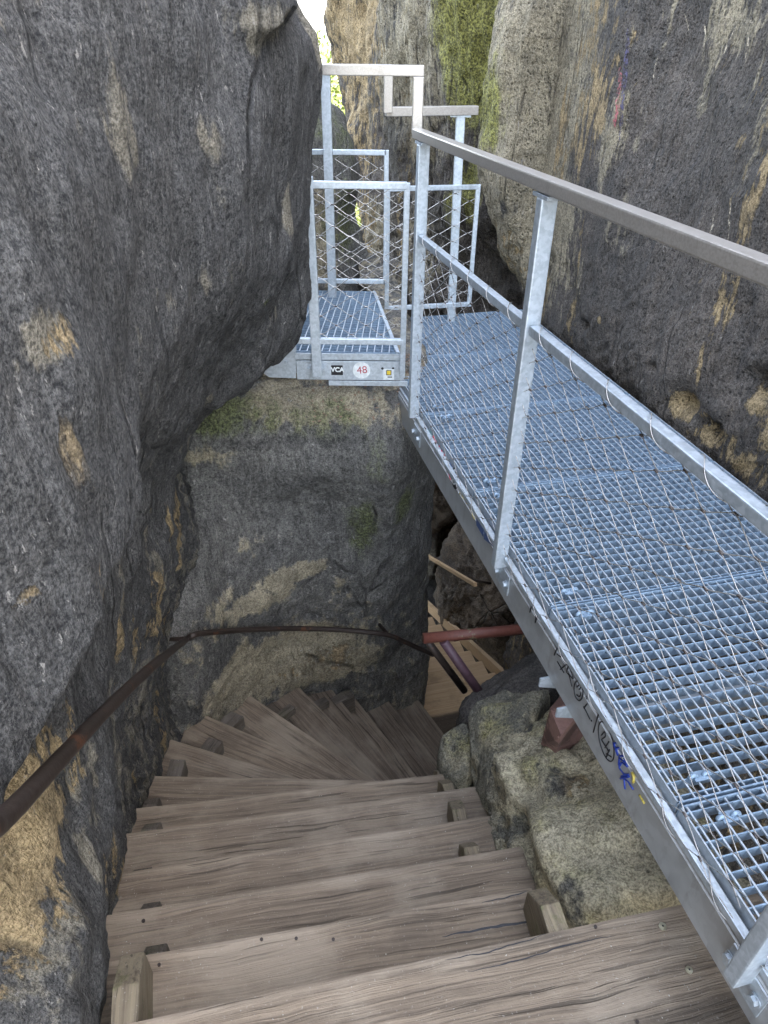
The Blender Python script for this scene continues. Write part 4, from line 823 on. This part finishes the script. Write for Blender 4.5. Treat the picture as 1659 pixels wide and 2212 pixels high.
# flaking steel support on the boulder under the beam
c = PO(1258, 1560, .01); s0, _ = so(c)
sb = MB()
A_ = [PZ(x, y, -.30) for x, y in ((1188, 1530), (1232, 1478), (1285, 1500), (1212, 1588))]
sb.prism(A_, (0, 0, -.02))
B_ = [PZ(x, y, -.30) for x, y in ((1212, 1588), (1188, 1530))]
f0, f1, f2, f3 = A_[0], A_[3], PZ(1200, 1628, -.50), PZ(1168, 1608, -.52)
sb.hexa([f3, f2, f2 + [.02, .03, 0], f3 + [.02, .03, 0], f0 - [0, 0, .018], f1 - [0, 0, .018], f1 + [.02, .03, -.018], f0 + [.02, .03, -.018]])
sb.prism([f1 - [0, 0, .018], A_[2] - [0, 0, .018], A_[2] - [0, 0, .26], f2], (-.006, .008, 0))
o = sb.build("steel_bracket", M['redsteel']); tag(o, "flaking reddish steel bracket standing on the large boulder under the walkway beam", "bracket")

# ------------------------------------------------------------------ grit on the boards and gravel on the rock ledge
def litter(name, pts, smin, smax, mat, label):
    n = len(pts); s_ = RNG.uniform(smin, smax, n)[:, None]; T = np.array([(1, 1, 1), (1, -1, -1), (-1, 1, -1), (-1, -1, 1)]) * .6
    V = np.concatenate([pts + s_ * (T[k] * [1, 1, .6] + RNG.normal(size=(n, 3)) * .3) for k in range(4)]); i = np.arange(n)
    Fc = np.concatenate([np.stack([i, i + n, i + 2 * n], 1), np.stack([i, i + 3 * n, i + n], 1), np.stack([i, i + 2 * n, i + 3 * n], 1), np.stack([i + n, i + 3 * n, i + 2 * n], 1)])
    return tag(link(name, mesh_np(name, V, Fc, False), mat), label, "grit", kind='stuff')
gp_ = []
for i in range(13):
    A, B = NA[i], NB[i]; d = (B - A) / np.linalg.norm(B - A); n_ = np.array([-d[1], d[0], 0]); L = np.linalg.norm(B - A)
    for _ in range(90 if i < 7 else 40):
        t = RNG.uniform(.12, L - .05) if RNG.random() < .5 else (.12 + abs(RNG.normal()) * .12 if RNG.random() < .5 else L - .04 - abs(RNG.normal()) * .1)
        gp_.append(A + d * t - n_ * (RNG.uniform(.01, .19) if RNG.random() < .5 else .15 + abs(RNG.normal()) * .02) + [0, 0, .001])
litter("grit", np.array(gp_), .0007, .0021, M['gritstone'], "fine pale sand grains scattered over the wooden treads")
mp = np.concatenate([o.data.vertices[:] and [np.array(v.co) for v in o.data.vertices if -.35 < v.co.x < .2 and 2.9 < v.co.y < 3.3 and -.14 < v.co.z < .08] for o in [bpy.data.objects['cliff.001']]])
litter("gravel", mp[RNG.integers(0, len(mp), 700)] + RNG.normal(size=(700, 3)) * .004, .003, .010, M['gravel'], "reddish brown gravel lying on the rock ledge under the platform")

# ------------------------------------------------------------------ trees beyond the gap
def tree_mats():
    k = NT("sunlit_leaves"); k.out(k.mix(k.noise(k.obj(), 1.3, 3), (.06, .10, .02), (.22, .24, .05)), .7); k2 = NT("bark"); k2.out(k2.mix(k2.noise(k2.obj(), 6), (.05, .04, .03), (.12, .10, .08)), .9); return k.m, k2.m
LEAF, BARK = tree_mats()
def tree(x, y, z0, h, r, label):
    t = empty("tree", (x, y, z0), label, "tree", None); n = 16000; c = RNG.normal(size=(n, 3)); c /= np.linalg.norm(c, axis=1)[:, None]
    cl = RNG.normal(size=(26, 3)) * [r * .55, r * .55, h * .2] + [0, 0, h * .66]; c = cl[RNG.integers(0, 26, n)] + c * (RNG.uniform(.2, 1, n) ** .5)[:, None] * r * .42 + [x, y, z0]
    a = RNG.normal(size=(n, 3)); a /= np.linalg.norm(a, axis=1)[:, None]; b = np.cross(a, RNG.normal(size=(n, 3))); b /= np.linalg.norm(b, axis=1)[:, None]; s_ = .06
    V = np.stack([c - a * s_, c - b * s_ * .6, c + a * s_, c + b * s_ * .6], 1).reshape(-1, 3); link("crown", mesh_np("crown", V, np.arange(n * 4).reshape(-1, 4), False), LEAF, t)
    m = MB().tube([(x, y, z0), (x + .1, y, z0 + h * .4), (x, y + .1, z0 + h * .8)], [.22, .16, .05], 8)
    for k in range(8): p = cl[k] + [x, y, z0]; m.tube([(x + .05, y, z0 + h * (.35 + .03 * k)), p], [.08, .02], 6)
    m.build("trunk", BARK, t)
for px, Y, top, lab in ((690, 26, 128, "bright yellow green tree top beyond the narrow gap under the sky"), (722, 20, 205, "sunlit pale green tree lower in the narrow gap beside the platform post")):
    p = PY(px, top, Y); tree(p[0], Y, -10.2, p[2] + 10.2 + .6, 2.4, lab)
